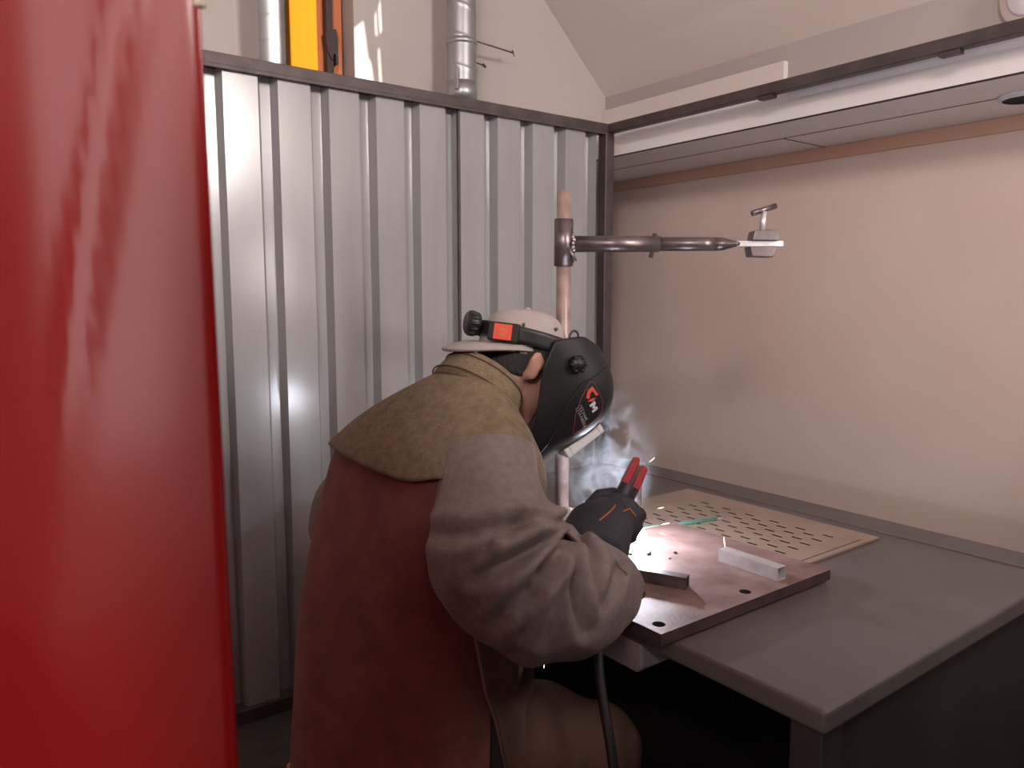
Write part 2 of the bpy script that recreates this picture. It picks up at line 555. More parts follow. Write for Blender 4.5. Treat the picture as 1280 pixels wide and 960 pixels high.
wl = empty('wall_lamp', (XW, 1.0, 2.55))
tag(wl, 'round white lamp above the dark rail at the top right corner', 'lamp')
MB().tube([(XW, 1.15, 2.475), (XW - 0.03, 1.15, 2.475)], [0.10, 0.092], 40).build('lamp_rim', M['ceiling'], wl)
MB().tube([(XW - 0.03, 1.15, 2.475), (XW - 0.045, 1.15, 2.475)], [0.07, 0.06], 40).build('lamp_lens', M['lamp_white'], wl)

bt = empty('batten_lamp', (2.49, 1.2, 2.17))
tag(bt, 'long unlit white tube light running under the dark top rail', 'lamp')
mb = MB().capsule([(2.487, 1.66, 2.168), (2.487, 0.2, 2.168)], [0.021, 0.021], 20)
mb.build('diffuser', M['lamp_white'], bt)
MB().box((2.472, 0.18, 2.183), (2.522, 1.72, 2.20)).build('housing', M['lamp_white'], bt, bevel=0.004)

# ------------------------------------------------------------------ workbench
TX0, TX1, TY0, TY1, TZ = 1.075, 2.165, 0.615, 2.15, 0.80
wb = empty('workbench', (1.6, 1.4, 0))
tag(wb, 'dark grey steel welding bench with rolled edges along the pale wall', 'workbench')
# worktop and the extent of the grate
GX0, GX1, GY0, GY1 = 1.412, 1.985, 1.01, 1.665
mb = MB().box((TX0, TY0, TZ - 0.042), (TX1, TY1, TZ))
mb.build('worktop', M['bench'], wb, bevel=0.008, bev_seg=3)
MB().box((2.045, TY0 + 0.0, TZ), (TX1, TY1, TZ + 0.003)).build('rear_ledge', M['bench'], wb, bevel=0.003)
for (lx, ly) in ((TX0 + 0.05, TY0 + 0.045), (TX1 - 0.05, TY0 + 0.045), (TX0 + 0.05, TY1 - 0.06), (TX1 - 0.05, TY1 - 0.06)):
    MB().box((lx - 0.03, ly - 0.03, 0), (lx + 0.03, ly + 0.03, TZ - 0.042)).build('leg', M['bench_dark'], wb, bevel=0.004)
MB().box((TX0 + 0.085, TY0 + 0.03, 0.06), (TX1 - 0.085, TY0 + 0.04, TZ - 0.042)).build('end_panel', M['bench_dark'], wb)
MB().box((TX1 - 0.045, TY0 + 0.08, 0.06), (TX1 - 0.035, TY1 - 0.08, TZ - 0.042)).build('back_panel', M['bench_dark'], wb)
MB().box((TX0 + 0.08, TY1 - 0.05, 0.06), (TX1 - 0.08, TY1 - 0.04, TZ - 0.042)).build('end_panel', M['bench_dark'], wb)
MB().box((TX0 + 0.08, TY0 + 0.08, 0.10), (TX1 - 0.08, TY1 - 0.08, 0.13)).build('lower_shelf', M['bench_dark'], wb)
mb = MB()
mb.prism([(TX0 + 0.012, 1.02, 0.757), (TX0 + 0.012, 1.02, 0.70), (TX0 + 0.012, 1.035, 0.688), (TX0 + 0.012, 1.75, 0.688), (TX0 + 0.012, 1.75, 0.757)], (0.30, 0, 0))
mb.build('drawer_box', M['bench_panel'], wb, bevel=0.006)

# perforated extraction sheet: real slots
gr = empty('extraction_grate', (1.82, 1.34, TZ))
tag(gr, 'tan perforated metal sheet with staggered slots lying on the grey bench', 'grate')
MB().box((GX0 + 0.01, GY0 + 0.02, TZ + 0.0005), (GX1 - 0.01, GY1 - 0.01, TZ + 0.002)).build('slot_shade', M['shade_black'], gr)  # near-black sheet puts shade behind the slots
vs, fs = [], []
ZT = TZ + 0.006
def slot_cell(mb, x0, x1, y0, y1, slot):
    if not slot:
        mb.add([(x0, y0, ZT), (x1, y0, ZT), (x1, y1, ZT), (x0, y1, ZT)], [(0, 1, 2, 3)])
        return
    cx, cy = (x0 + x1) / 2, (y0 + y1) / 2
    hw, hl = 0.0042, 0.0160
    inner = []
    for k in range(5):
        a = math.pi * k / 4
        inner.append((cx + hw * math.cos(a), cy + hl - hw + hw * math.sin(a)))
    for k in range(5):
        a = math.pi + math.pi * k / 4
        inner.append((cx + hw * math.cos(a), cy - hl + hw + hw * math.sin(a)))
    outer = [(x1, cy), (x1, y1), (cx, y1), (x0, y1), (x0, cy), (x0, cy - 1e-4), (x0, y0), (cx, y0), (x1, y0), (x1, cy - 1e-4)]
    n = 10
    vs = [(p[0], p[1], ZT) for p in inner] + [(p[0], p[1], ZT) for p in outer] + [(p[0], p[1], ZT - 0.0035) for p in inner]
    fs = []
    for k in range(n):
        k2 = (k + 1) % n
        fs.append((k, k2, n + k2, n + k))
    mb.add(vs, fs)
mb = MB()
RY, RP_ = 1.097, 0.0418
def flat(x0, x1, y0, y1):
    mb.add([(x0, y0, ZT), (x1, y0, ZT), (x1, y1, ZT), (x0, y1, ZT)], [(0, 1, 2, 3)])
for k in range(11):
    yc = RY + RP_ * k
    xr = (1.884 if k % 2 == 0 else 1.857) + 0.0545 / 2
    n_ = int((xr - GX0) / 0.0545)
    for j in range(n_):
        slot_cell(mb, xr - 0.0545 * (j + 1), xr - 0.0545 * j, yc - RP_ / 2, yc + RP_ / 2, True)
    flat(GX0, xr - 0.0545 * n_, yc - RP_ / 2, yc + RP_ / 2)
    flat(xr, GX1, yc - RP_ / 2, yc + RP_ / 2)
flat(GX0, GX1, GY0, RY - RP_ / 2)
flat(GX0, GX1, RY + RP_ * 10.5, GY1)
for (a, b_) in (((GX0, GY0), (GX1, GY0)), ((GX1, GY0), (GX1, GY1)), ((GX1, GY1), (GX0, GY1)), ((GX0, GY1), (GX0, GY0))):
    mb.add([(a[0], a[1], ZT), (b_[0], b_[1], ZT), (b_[0], b_[1], TZ + 0.001), (a[0], a[1], TZ + 0.001)], [(0, 1, 2, 3)])
mb.build('slotted_sheet', M['grate'], gr)
MB().box((GX0 + 0.012, 1.027, ZT), (1.925, 1.0295, ZT + 0.0004)).build('fold_line', M['seam'], gr)

# ------------------------------------------------------------------ thick rusty plate with drilled holes
PX0, PX1, PY0, PY1, PZ0, PZ1 = 1.028, 1.592, 0.917, 1.385, TZ + 0.0065, TZ + 0.030
def hole_ring(c, r, z, n=28):
    return [(c[0] + r * math.cos(2 * math.pi * k / n), c[1] + r * math.sin(2 * math.pi * k / n), z) for k in range(n)]
hc = [(1.058, 0.950), (1.325, 0.952)]
loops = [[(PX0, PY0, PZ1), (PX1, PY0, PZ1), (PX1, PY1, PZ1), (PX0, PY1, PZ1)]] + [hole_ring(c, 0.0125, PZ1) for c in hc]
mb = MB()
tri = tessellate_polygon([[Vector((p[0], p[1], 0)) for p in l] for l in loops])
top = [p for l in loops for p in l]
bot = [(p[0], p[1], PZ0) for p in top]
N = len(top)
fs = [tuple(t) for t in tri] + [tuple(reversed([i + N for i in t])) for t in tri]
k0 = 0
for l in loops:
    n = len(l)
    fs += [(k0 + i, k0 + (i + 1) % n, N + k0 + (i + 1) % n, N + k0 + i) for i in range(n)]
    k0 += n
mb.add(top + bot, fs)
for c in hc:
    ring_ = hole_ring(c, 0.0122, PZ0 + 0.002)
    mb.add(ring_, [tuple(range(len(ring_)))])
plate = mb.build('steel_plate', M['plate'])
plate.data.materials.append(mat('plate_edge', (0.055, 0.032, 0.030), 0.6, 0.2, var=0.3, var_scale=20))
plate.data.materials.append(M['shade_black'])  # hole discs and hole walls coloured black for the shade inside
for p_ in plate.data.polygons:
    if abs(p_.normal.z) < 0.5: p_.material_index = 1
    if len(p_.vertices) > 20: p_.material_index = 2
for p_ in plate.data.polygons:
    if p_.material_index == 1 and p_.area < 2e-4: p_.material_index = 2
tag(plate, 'thick rusty steel plate with round holes overhanging the front of the bench', 'plate')

# square tube pieces on the plate
def square_tube(p0, p1, h, m, label):
    p0, p1 = Vector(p0), Vector(p1)
    d = (p1 - p0).normalized()
    s = Vector((0, 0, 1)).cross(d)
    w = h / 2
    mb = MB()
    t = 0.0022
    rows = []
    c0 = [(-w, 0), (w, 0), (w, h), (-w, h)]
    ci = [(-w + t, t), (w - t, t), (w - t, h - t), (-w + t, h - t)]
    vs = []
    for p in (p0, p1):
        for c in (c0, ci):
            vs += [p + s * a + Vector((0, 0, b)) for a, b in c]
    fs = []
    for i in range(4):
        j = (i + 1) % 4
        fs += [(i, j, 8 + j, 8 + i), (4 + j, 4 + i, 12 + i, 12 + j), (i, 4 + i, 4 + j, j), (8 + j, 12 + j, 12 + i, 8 + i)]
    mb.add(vs, fs)
    o = mb.build('square_tube', m, bevel=0.0006)
    tag(o, label, 'metal tube', 'offcuts of square tube on the rusty plate')
    return o


tA = square_tube((1.446, 1.105, PZ1), (1.444, 0.945, PZ1), 0.030, M['bare_steel'], 'short shiny square steel tube near the right edge of the rusty plate')
tB = square_tube((1.150, 1.240, PZ1), (1.243, 1.038, PZ1), 0.026, M['dark_steel'], 'dark square steel tube partly hidden by the black glove')

# green electrodes lying on the grate
def electrode_rod(p0, p1, label):
    p0, p1 = Vector(p0), Vector(p1)
    o = MB().tube([p0, p0.lerp(p1, 0.93)], 0.0032, 10).build('welding_rod', M['rod_green'])
    MB().tube([p0.lerp(p1, 0.93), p1], 0.0015, 8).build('bare_tip', M['wire'], o)
    tag(o, label, 'rod', 'green welding rods on the grate')
zr_ = ZT + 0.0034
electrode_rod((1.455, 1.455, zr_), (1.800, 1.372, zr_), 'pale green welding rod on the slotted sheet, the one farther from the plate')
electrode_rod((1.450, 1.437, zr_), (1.785, 1.366, zr_), 'pale green welding rod on the slotted sheet, the one nearer the plate')

# crumbs of slag left on the plate
for (x_, y_, r_) in ((1.335, 1.235, 0.006), (1.300, 1.262, 0.004), (1.395, 1.205, 0.004), (1.352, 1.185, 0.003)):
    mb = MB()
    rnd = random.Random(int(x_ * 1000))
    rows = []
    for i in range(7):
        t = math.pi * (0.03 + 0.94 * i / 6)
        rows.append([(x_ + r_ * math.sin(t) * math.cos(a) * rnd.uniform(0.7, 1.25) * 1.4, y_ + r_ * math.sin(t) * math.sin(a) * rnd.uniform(0.7, 1.25), PZ1 + r_ * 0.62 - r_ * 0.65 * math.cos(t)) for a in [2 * math.pi * k / 9 for k in range(9)]])
    o = mb.grid(np.array(rows), True, True, False).build('slag_crumb', M['dark_steel'])
    tag(o, 'dark crumb of slag on the rusty plate between the two tubes', 'slag', 'slag crumbs on the plate')

# ------------------------------------------------------------------ positioning stand
sx, sy = 1.352, 1.580
st = empty('positioning_stand', (sx, sy, TZ))
tag(st, 'steel pole stand on the bench with a horizontal clamp arm above the welder', 'stand')
mb = MB().tube([(sx, sy, TZ), (sx, sy, TZ + 0.012)], 0.05, 32)
mb.tube([(sx, sy, TZ + 0.012), (sx, sy, TZ + 0.06)], 0.0265, 28)
mb.build('base_socket', M['bare_steel'], st)
MB().tube([(sx, sy, TZ + 0.01), (sx, sy, 1.725)], 0.0193, 28).build('pole', M['pole_steel'], st)
mb = MB().tube([(sx, sy, 1.530), (sx, sy, 1.653)], 0.0255, 28)
mb.build('sleeve_collar', M['tube_steel'], st)
AD = Vector((0.80, -0.60, 0)).normalized()
AN = Vector((0.60, 0.80, 0))
A0 = Vector((sx, sy, 1.588))
at = lambda d, dz=0, n=0: A0 + AD * d + AN * n + Vector((0, 0, dz))
MB().tube([at(0.018), at(0.255)], 0.0215, 28).build('outer_tube', M['tube_steel'], st)
mb = MB()
mb.tube([at(0.25), at(0.37), at(0.40)], [0.0185, 0.0185, 0.0185], 28)
rows = []
for d, rz, ry in ((0.40, 0.0185, 0.0185), (0.425, 0.0170, 0.0195), (0.450, 0.010, 0.022), (0.465, 0.0065, 0.023)):
    rows.append([tuple(at(d, rz * math.cos(2 * math.pi * k / 28), ry * math.sin(2 * math.pi * k / 28))) for k in range(28)])
mb.grid(np.array(rows), True, True)
mb.build('inner_tube', M['tube_steel'], st)
MB().obox(at(0.52), AD, AN, (0, 0, 1), 0.062, 0.016, 0.0075).build('flat_tongue', M['bare_steel'], st, bevel=0.001)
MB().tube([at(0.243, 0.028, 0.0), at(0.243, 0, 0.0), at(0.232, -0.036, -0.004)], 0.006, 12).build('lock_pin', M['tube_steel'], st)
MB().tube([at(0.012, -0.01, -0.02), at(0.03, -0.048, -0.02)], 0.006, 12).build('lock_screw', M['tube_steel'], st)
mb = MB()
for k in range(14):
    a = 2 * math.pi * k / 14
    mb.ellipsoid(at(0.024 + 0.002 * math.sin(k * 2.3), 0.0225 * math.sin(a), 0.0225 * math.cos(a)), Vector((1, 0, 0)), Vector((0, 1, 0)), Vector((0, 0, 1)), 0.006, 0.006, 0.0065, 6, 8)
mb.build('weld_bead', M['bead'], st)
def vblock(c, up):
    c = Vector(c)
    s = 1 if up else -1
    q = [(-0.032, 0.004), (-0.026, 0.030), (0.030, 0.032), (0.040, 0.010), (0.036, 0.003)]
    pts = [c + AD * a + Vector((0, 0, s * b)) - AN * 0.028 for a, b in q]
    return MB().prism(pts, AN * 0.056)
vblock(at(0.528, 0.004), True).build('clamp_jaw', M['tube_steel'], st, bevel=0.002)
vblock(at(0.522, -0.004), False).build('clamp_jaw', M['tube_steel'], st, bevel=0.002)
MB().tube([at(0.528, 0.03), at(0.532, 0.085)], 0.008, 14).build('clamp_screw', M['bare_steel'], st)
MB().tube([at(0.498, 0.079, -0.01), at(0.566, 0.101, 0.012)], 0.0075, 14).build('tee_handle', M['tube_steel'], st)

# ------------------------------------------------------------------ arc, sparks
arc = MB().ellipsoid(ARC - Vector((0, 0, 0.018)), Vector((1, 0, 0)), Vector((0, 1, 0)), Vector((0, 0, 1)), 0.014, 0.014, 0.016, 12, 16).build('welding_arc', M['arc'])
tag(arc, 'white hot welding arc glaring behind the black glove', 'welding arc')
for (p, d, l) in [((1.395, 1.287, 1.046), (0.6, -0.3, 0.5), 0.008), ((1.480, 1.127, 0.861), (-0.1, 0.1, 1), 0.013),
                  ((1.250, 1.250, 0.848), (-0.15, 0.2, 0.9), 0.011), ((1.146, 1.401, 0.543), (0.1, 0, 1), 0.011),
                  ((1.47, 1.305, 0.865), (0.8, -0.5, 0.15), 0.010), ((1.428, 1.275, 0.853), (0.8, -0.3, -0.4), 0.009),
                  ((1.545, 1.39, 0.875), (0.8, -0.6, 0.25), 0.008), ((1.30, 1.42, 0.88), (-0.9, 0.2, 0.1), 0.010),
                  ((1.28, 1.40, 0.93), (-0.7, 0.3, 0.5), 0.008)]:
    p, d = Vector(p), Vector(d).normalized()
    o = MB().tube([p - d * l, p, p + d * l], [0.0005, 0.0010, 0.0004], 8).build('spark', M['spark'])
    tag(o, 'glowing spark flying from the weld', 'spark', 'sparks flying around the weld')

# ------------------------------------------------------------------ electrode holder, cable
HJ = Vector((1.170, 1.112, 1.098))         # jaw tip
HAX = (Vector((1.115, 1.132, 0.985)) - HJ).normalized()   # pointing from jaws to handle end
hs = Vector((0.80, -0.60, 0)); hs = (hs - HAX * hs.dot(HAX)).normalized()
hn = HAX.cross(hs)
hp = lambda d, a=0, b_=0: HJ + HAX * d + hs * a + hn * b_
eh = empty('electrode_holder', hp(0.12))
tag(eh, 'red jawed welding electrode holder gripped in the black glove', 'electrode holder')
for sgn in (-1, 1):
    q = [(0.0, 0.006), (0.004, 0.0185), (0.062, 0.0215), (0.062, 0.004), (0.012, 0.003)]
    mb = MB().prism([hp(d - (0.010 if sgn < 0 else 0), sgn * a, -0.011) for d, a in q], hn * 0.022)
    mb.build('jaw', M['jaw_red'], eh, bevel=0.003)
MB().obox(hp(0.034, -0.001, 0), HAX, hs, hn, 0.030, 0.004, 0.006).build('jaw_plate', M['tube_steel'], eh)
rows = []
for k in range(23):
    d = 0.05 + 0.035 * k / 22
    rr = 0.0225 if k % 2 else 0.0205
    rows.append([tuple(hp(d, rr * math.cos(2 * math.pi * j / 24), rr * math.sin(2 * math.pi * j / 24))) for j in range(24)])
MB().grid(np.array(rows), True, True).build('collar', M['grip'], eh)
MB().tube([hp(0.083), hp(0.12), hp(0.22), hp(0.235)], [0.0165, 0.0155, 0.0165, 0.012], 20).build('handle', M['grip'], eh)
MB().tube([hp(0.042, 0.022, -0.004), ARC + Vector((0.002, -0.004, 0.0))], 0.0018, 10).build('electrode', M['wire'], eh)
cab_pts = catmull([hp(0.228), (1.052, 1.130, 0.862), (1.020, 1.085, 0.832), (0.978, 1.035, 0.800), (0.942, 0.985, 0.728), (0.918, 0.925, 0.612), (0.915, 0.885, 0.40), (0.95, 0.87, 0.15), (1.02, 0.80, 0.012), (1.3, 0.45, 0.010)], 60)
cable = MB().tube([tuple(p) for p in cab_pts], 0.0095, 14).build('welding_cable', M['cable'])
tag(cable, 'black welding cable hanging down from the gloved hand in front of the bench', 'cable')

# ------------------------------------------------------------------ stool
sz = 0.475
stl = empty('stool', (0.70, 1.27, 0))
tag(stl, 'reddish wooden stool under the welder, only its seat corner showing', 'stool')
MB().box((0.52, 1.06, sz - 0.045), (0.90, 1.50, sz)).build('seat', M['stool'], stl, bevel=0.012)
for lx in (0.545, 0.875):
    for ly in (1.085, 1.475):
        MB().tube([(lx, ly, 0), (lx, ly, sz - 0.04)], 0.018, 14).build('leg', M['stool'], stl)

# ------------------------------------------------------------------ the welder
pe = empty('person', (0.70, 1.28, 0))
tag(pe, 'person seated at the bench welding, in leather jacket, backward grey cap and black helmet', 'person')
FW = Vector((0.97, 0.24, 0)).normalized()       # facing
RT = Vector((0.24, -0.97, 0)).normalized()      # to the right hand side
UP = Vector((0, 0, 1))

# joints
J = dict(pel=(0.70, 1.285, 0.56), waist=(0.725, 1.29, 0.78), chest=(0.80, 1.285, 1.02), neck0=(0.850, 1.280, 1.195), neck1=(0.915, 1.280, 1.275), head=(0.985, 1.280, 1.305),
         rs=(0.800, 1.105, 1.140), re=(0.725, 1.005, 0.925), rw=(1.035, 1.105, 0.925), rh=(1.110, 1.135, 1.00),
         ls=(0.755, 1.45, 1.110), le=(0.710, 1.53, 0.92), lw=(1.06, 1.44, 0.872), lh=(1.17, 1.38, 0.89),
         rhip=(0.80, 1.18, 0.56), rk=(0.985, 1.045, 0.555), ra=(0.98, 1.04, 0.10), lhip=(0.70, 1.40, 0.56), lk=(1.02, 1.50, 0.56), la=(1.02, 1.52, 0.10))
J = {k: Vector(v) for k, v in J.items()}

# body: one continuous skin
mb = MB()
mb.capsule([J['pel'], J['waist'], J['chest'], J['neck0'] - UP * 0.04], [0.125, 0.115, 0.12, 0.085])
mb.capsule([J['ls'] - RT * -0.03, J['chest'] + UP * 0.09, J['rs'] - RT * 0.03], [0.06, 0.085, 0.06])
mb.capsule([J['neck0'], J['neck1'], J['head']], [0.062, 0.056, 0.055])
for s in 'rl':
    mb.capsule([J[s + 's'], J[s + 's'].lerp(J[s + 'e'], 0.5), J[s + 'e']], [0.055, 0.050, 0.042])
    mb.capsule([J[s + 'e'], J[s + 'e'].lerp(J[s + 'w'], 0.35), J[s + 'w']], [0.042, 0.043, 0.030])
    mb.capsule([J[s + 'w'], J[s + 'h']], [0.028, 0.030])
    mb.capsule([J[s + 'hip'], J[s + 'hip'].lerp(J[s + 'k'], 0.5), J[s + 'k']], [0.085, 0.075, 0.056])
    mb.capsule([J[s + 'k'], J[s + 'k'].lerp(J[s + 'a'], 0.3), J[s + 'a']], [0.054, 0.052, 0.036])
    mb.capsule([J[s + 'a'] + Vector((-0.04, 0, -0.055)), J[s + 'a'] + Vector((0.15, 0.03, -0.065))], [0.036, 0.030])
# head, face pitched forward
HP = R(38)
hf0 = Vector((0.985, -0.17, 0)).normalized()
hr0 = Vector((-0.17, -0.985, 0)).normalized()
hF = hf0 * math.cos(HP) - UP * math.sin(HP)
hU = hf0 * math.sin(HP) + UP * math.cos(HP)
HC = Vector((0.992, 1.281, 1.312))
hd = lambda f_, r_, u_: HC + hF * f_ + hr0 * r_ + hU * u_
mb.ellipsoid(hd(-0.005, 0, 0.02), hF, hr0, hU, 0.086, 0.070, 0.088)
mb.ellipsoid(hd(0.025, 0, -0.055), hF, hr0, hU, 0.066, 0.056, 0.066)
mb.ellipsoid(hd(0.060, 0, -0.100), hF, hr0, hU, 0.030, 0.030, 0.022)
mb.capsule([hd(0.085, 0, 0.0), hd(0.108, 0, -0.035)], [0.010, 0.014], 10)
mb.capsule([hd(0.080, 0.018, -0.072), hd(0.084, -0.018, -0.072)], [0.008, 0.008], 10)
for s in (-1, 1):
    mb.ellipsoid(hd(-0.012, s * 0.078, -0.015), hF, hr0, hU, 0.020, 0.008, 0.034, 10, 14)
    mb.capsule([hd(-0.026, s * 0.084, 0.012), hd(-0.032, s * 0.088, -0.004), hd(-0.022, s * 0.083, -0.032)], [0.006, 0.007, 0.005], 10)
body = fuse(mb, 'body', M['skin'], 0.0075, 5, pe)

# ---- jacket torso as a lofted shell
SP = [  # ring data: centre x,y,z, half width, half depth, lean angle(deg)
    (0.695, 1.298, 0.47, 0.250, 0.178, 0),
    (0.700, 1.298, 0.60, 0.248, 0.175, 4),
    (0.712, 1.298, 0.75, 0.247, 0.172, 8),
    (0.728, 1.298, 0.90, 0.247, 0.160, 12),
    (0.748, 1.297, 1.02, 0.248, 0.140, 16),
    (0.766, 1.294, 1.10, 0.248, 0.122, 22),
    (0.792, 1.290, 1.155, 0.225, 0.102, 30),
    (0.820, 1.287, 1.200, 0.172, 0.085, 36),
    (0.848, 1.284, 1.235, 0.112, 0.074, 40),
    (0.866, 1.282, 1.255, 0.078, 0.066, 40)]
NR, NA = 130, 150
ring = catmull(SP, NR)
def torso_point(i, a, off=0.0):
    cx, cy, cz, w, d, lean = ring[i]
    e = 2.5
    ca, sa = math.cos(a), math.sin(a)
    k = (abs(ca) ** e + abs(sa) ** e) ** (-1 / e)
    bk = -FW * math.cos(R(lean)) + UP * math.sin(R(lean))      # backward, tipping up with the lean
    return Vector((cx, cy, cz)) + RT * (w + off) * ca * k + bk * (d + off) * sa * k
P = np.array([[tuple(torso_point(i, 2 * math.pi * j / NA)) for j in range(NA)] for i in range(NR)])
# drape: soft folds across the back
def fold_noise(P, amp, sc, seed):
    Q = P.reshape(-1, 3)
    outv = np.array([noise.noise(Vector((p[0] * sc[0] + seed, p[1] * sc[1], p[2] * sc[2]))) for p in Q])
    return (outv * amp).reshape(P.shape[:2])
cen = ring[:, None, :3]
nrm = P - cen
nrm /= np.linalg.norm(nrm, axis=2, keepdims=True)
zfade = smoothstep(1.2, 1.0, P[:, :, 2])
P = P + nrm * (fold_noise(P, 0.010, (5, 5, 2.2), 3.1) * zfade + fold_noise(P, 0.004, (14, 14, 5), 9.7) * zfade)[:, :, None]
jk = MB().grid(P, True, False).build('jacket', M['reddened_leather'], pe)
TORSO = P

def torso_patch(i0, i1, a0, a1, off, name, m, lower=None, flare=None, thick=0.004, n=90, mrows=50):
    """a piece of leather lying on the torso; lower(s) trims the bottom row as a function of s in 0..1"""
    rows = []
    for r in range(mrows):
        row = []
        for c in range(n):
            s = c / (n - 1)
            a = a0 + (a1 - a0) * s
            lo = i0 + (lower(s) if lower else 0)
            ii = lo + (i1 - lo) * (r / (mrows - 1))
            k = int(max(0, min(NR - 2, ii)))
            t = ii - k
            jj = (a / (2 * math.pi) * NA) % NA
            j0 = int(jj)
            u = jj - j0
            j1 = (j0 + 1) % NA
            p = (TORSO[k, j0] * (1 - u) + TORSO[k, j1] * u) * (1 - t) + (TORSO[k + 1, j0] * (1 - u) + TORSO[k + 1, j1] * u) * t
            d = p - ring[k][:3]
            d = d / np.linalg.norm(d)
            o_ = off + (flare(s, r / (mrows - 1)) if flare else 0)
            row.append(p + d * o_)
        rows.append(row)
    o = MB().grid(np.array(rows)).build(name, m)
    solidify(o, thick, 1)
    return o, rows

def yoke_low(s):
    # hem: dips in the middle, little buckle right of the middle
    return -6 * math.sin(math.pi * min(s, 0.5)) + 3.0 * math.exp(-((s - 0.44) / 0.045) ** 2) + 8.5 * smoothstep(0.48, 0.95, s)
def yoke_flare(s, v):
    e = (1 - v) ** 6
    return e * (0.006 + 0.016 * math.exp(-((s - 0.93) / 0.09) ** 2) + 0.012 * math.exp(-((s - 0.44) / 0.04) ** 2))
yk, yrows = torso_patch(72, 125, R(-35), R(178), 0.007, 'yoke', M['tan_suede'], yoke_low, yoke_flare)
attach(yk, pe); yk.parent = jk; yk.matrix_parent_inverse = jk.matrix_world.inverted()
hem = MB().tube([tuple(np.array(p) + np.array([0, 0, 0.002])) for p in yrows[0]], 0.0022, 8).build('hem_stitching', M['piping'])
attach(hem, pe); hem.parent = jk; hem.matrix_parent_inverse = jk.matrix_world.inverted()

def child(o, parent):
    o.parent = parent
    o.matrix_parent_inverse = Matrix.Identity(4)
    o.matrix_basis = parent_inv(parent) @ Matrix.Identity(4)
    return o
def parent_inv(p):
    bpy.context.view_layer.update()
    return p.matrix_world.inverted()

# collar band standing round the neck, open at the throat
rows = []
ca_ = Vector((0.60, 0.05, 0.80)).normalized()     # collar axis follows the neck
cb = (-FW - ca_ * (-FW).dot(ca_)).normalized()
cr = ca_.cross(cb)
c0 = Vector((0.866, 1.284, 1.253))
for k, (h, r_, o_) in enumerate(((-0.016, 0.098, 0), (0.002, 0.096, 0), (0.018, 0.092, 0), (0.034, 0.088, 0), (0.042, 0.085, 0), (0.043, 0.081, 0))):
    row = []
    for j in range(80):
        a = R(-150 + 300 * j / 79)
        row.append(tuple(c0 + ca_ * (h + 0.010 * math.cos(a)) + (cb * math.cos(a) * r_ * 0.86 + cr * math.sin(a) * r_)))
    rows.append(row)
co = MB().grid(np.array(rows)).build('collar', M['tan_suede'])
solidify(co, 0.009, 0)
child(co, jk)
seam_mat = mat('collar_seam', (0.075, 0.050, 0.030), 0.9)
for k_, g_ in ((0, 0.007), (3, 0.0055)):
    pts = [Vector(p) + (Vector(p) - (c0 + ca_ * (Vector(p) - c0).dot(ca_))).normalized() * g_ for p in rows[k_]]
    if k_ == 0: pts = [p + ca_ * 0.014 for p in pts]
    child(MB().tube(pts, 0.0016, 6).build('collar_stitching', seam_mat), jk)

# ---- sleeves
def sleeve(path, n, seed, creases=None, name='sleeve', m=None, flat=1.0, amp=0.012, end_open=True):
    Q = catmull(path, n)
    ctr, rad = Q[:, :3], Q[:, 3]
    m_ = 110
    T = np.gradient(ctr, axis=0)
    T /= np.linalg.norm(T, axis=1, keepdims=True)
    u = np.cross(T[0], np.array([0, 0, 1.0]))
    if np.linalg.norm(u) < 0.1: u = np.cross(T[0], np.array([0, 1.0, 0]))
    rows = []
    for i in range(n):
        u = u - T[i] * (u @ T[i]); u /= np.linalg.norm(u)
        w = np.cross(T[i], u)
        rows.append([ctr[i] + (u * math.cos(a) + w * math.sin(a)) * rad[i] for a in np.linspace(0, 2 * math.pi, m_, endpoint=False)])
    P = np.array(rows)
    nrm = P - ctr[:, None, :]
    nrm /= np.linalg.norm(nrm, axis=2, keepdims=True)
    d = fold_noise(P, amp, (7, 7, 7), seed) + fold_noise(P, amp * 0.35, (19, 19, 19), seed + 5)
    if creases:
        d = d + creases(P, nrm)
    P = P + nrm * d[:, :, None]
    return MB().grid(P, True, False).build(name, m or M['grey_suede']), P

# crease lines on the outer side of the right sleeve, laid out in the plane of the sleeve
CO = Vector((0.85, 1.03, 0.98))
CA = Vector((0.80, -0.60, 0)).normalized()
CB = Vector((0.066, 0.088, 0.994)).normalized()
CN = CA.cross(CB)
if CN.dot(Vector((-0.6, -0.8, 0))) < 0: CN = -CN
def crease_fn(lines):
    def fn(P, nrm):
        q = P - np.array(CO)
        a, b_ = q @ np.array(CA), q @ np.array(CB)
        face = smoothstep(0.0, 0.35, nrm @ np.array(CN))
        d = np.zeros(a.shape)
        for (x0, y0, x1, y1, dep, wid) in lines:
            ex, ey = x1 - x0, y1 - y0
            L = math.hypot(ex, ey)
            t = np.clip(((a - x0) * ex + (b_ - y0) * ey) / L ** 2, 0, 1)
            s = ((a - x0) * ey - (b_ - y0) * ex) / L
            r = np.hypot(a - (x0 + ex * t), b_ - (y0 + ey * t))
            along = 1 - 0.8 * t
            d += dep * along * (-np.exp(-(r / wid) ** 2) + 0.75 * np.exp(-((r - 1.9 * wid) / (1.2 * wid)) ** 2))
        return d * face
    return fn
RSL = [(0.792, 1.130, 1.170, 0.082), (0.765, 1.085, 1.085, 0.102), (0.744, 1.034, 1.000, 0.115), (0.778, 1.005, 0.944, 0.107),
       (0.866, 0.999, 0.908, 0.100), (0.938, 1.019, 0.910, 0.098), (0.974, 1.030, 0.935, 0.097)]
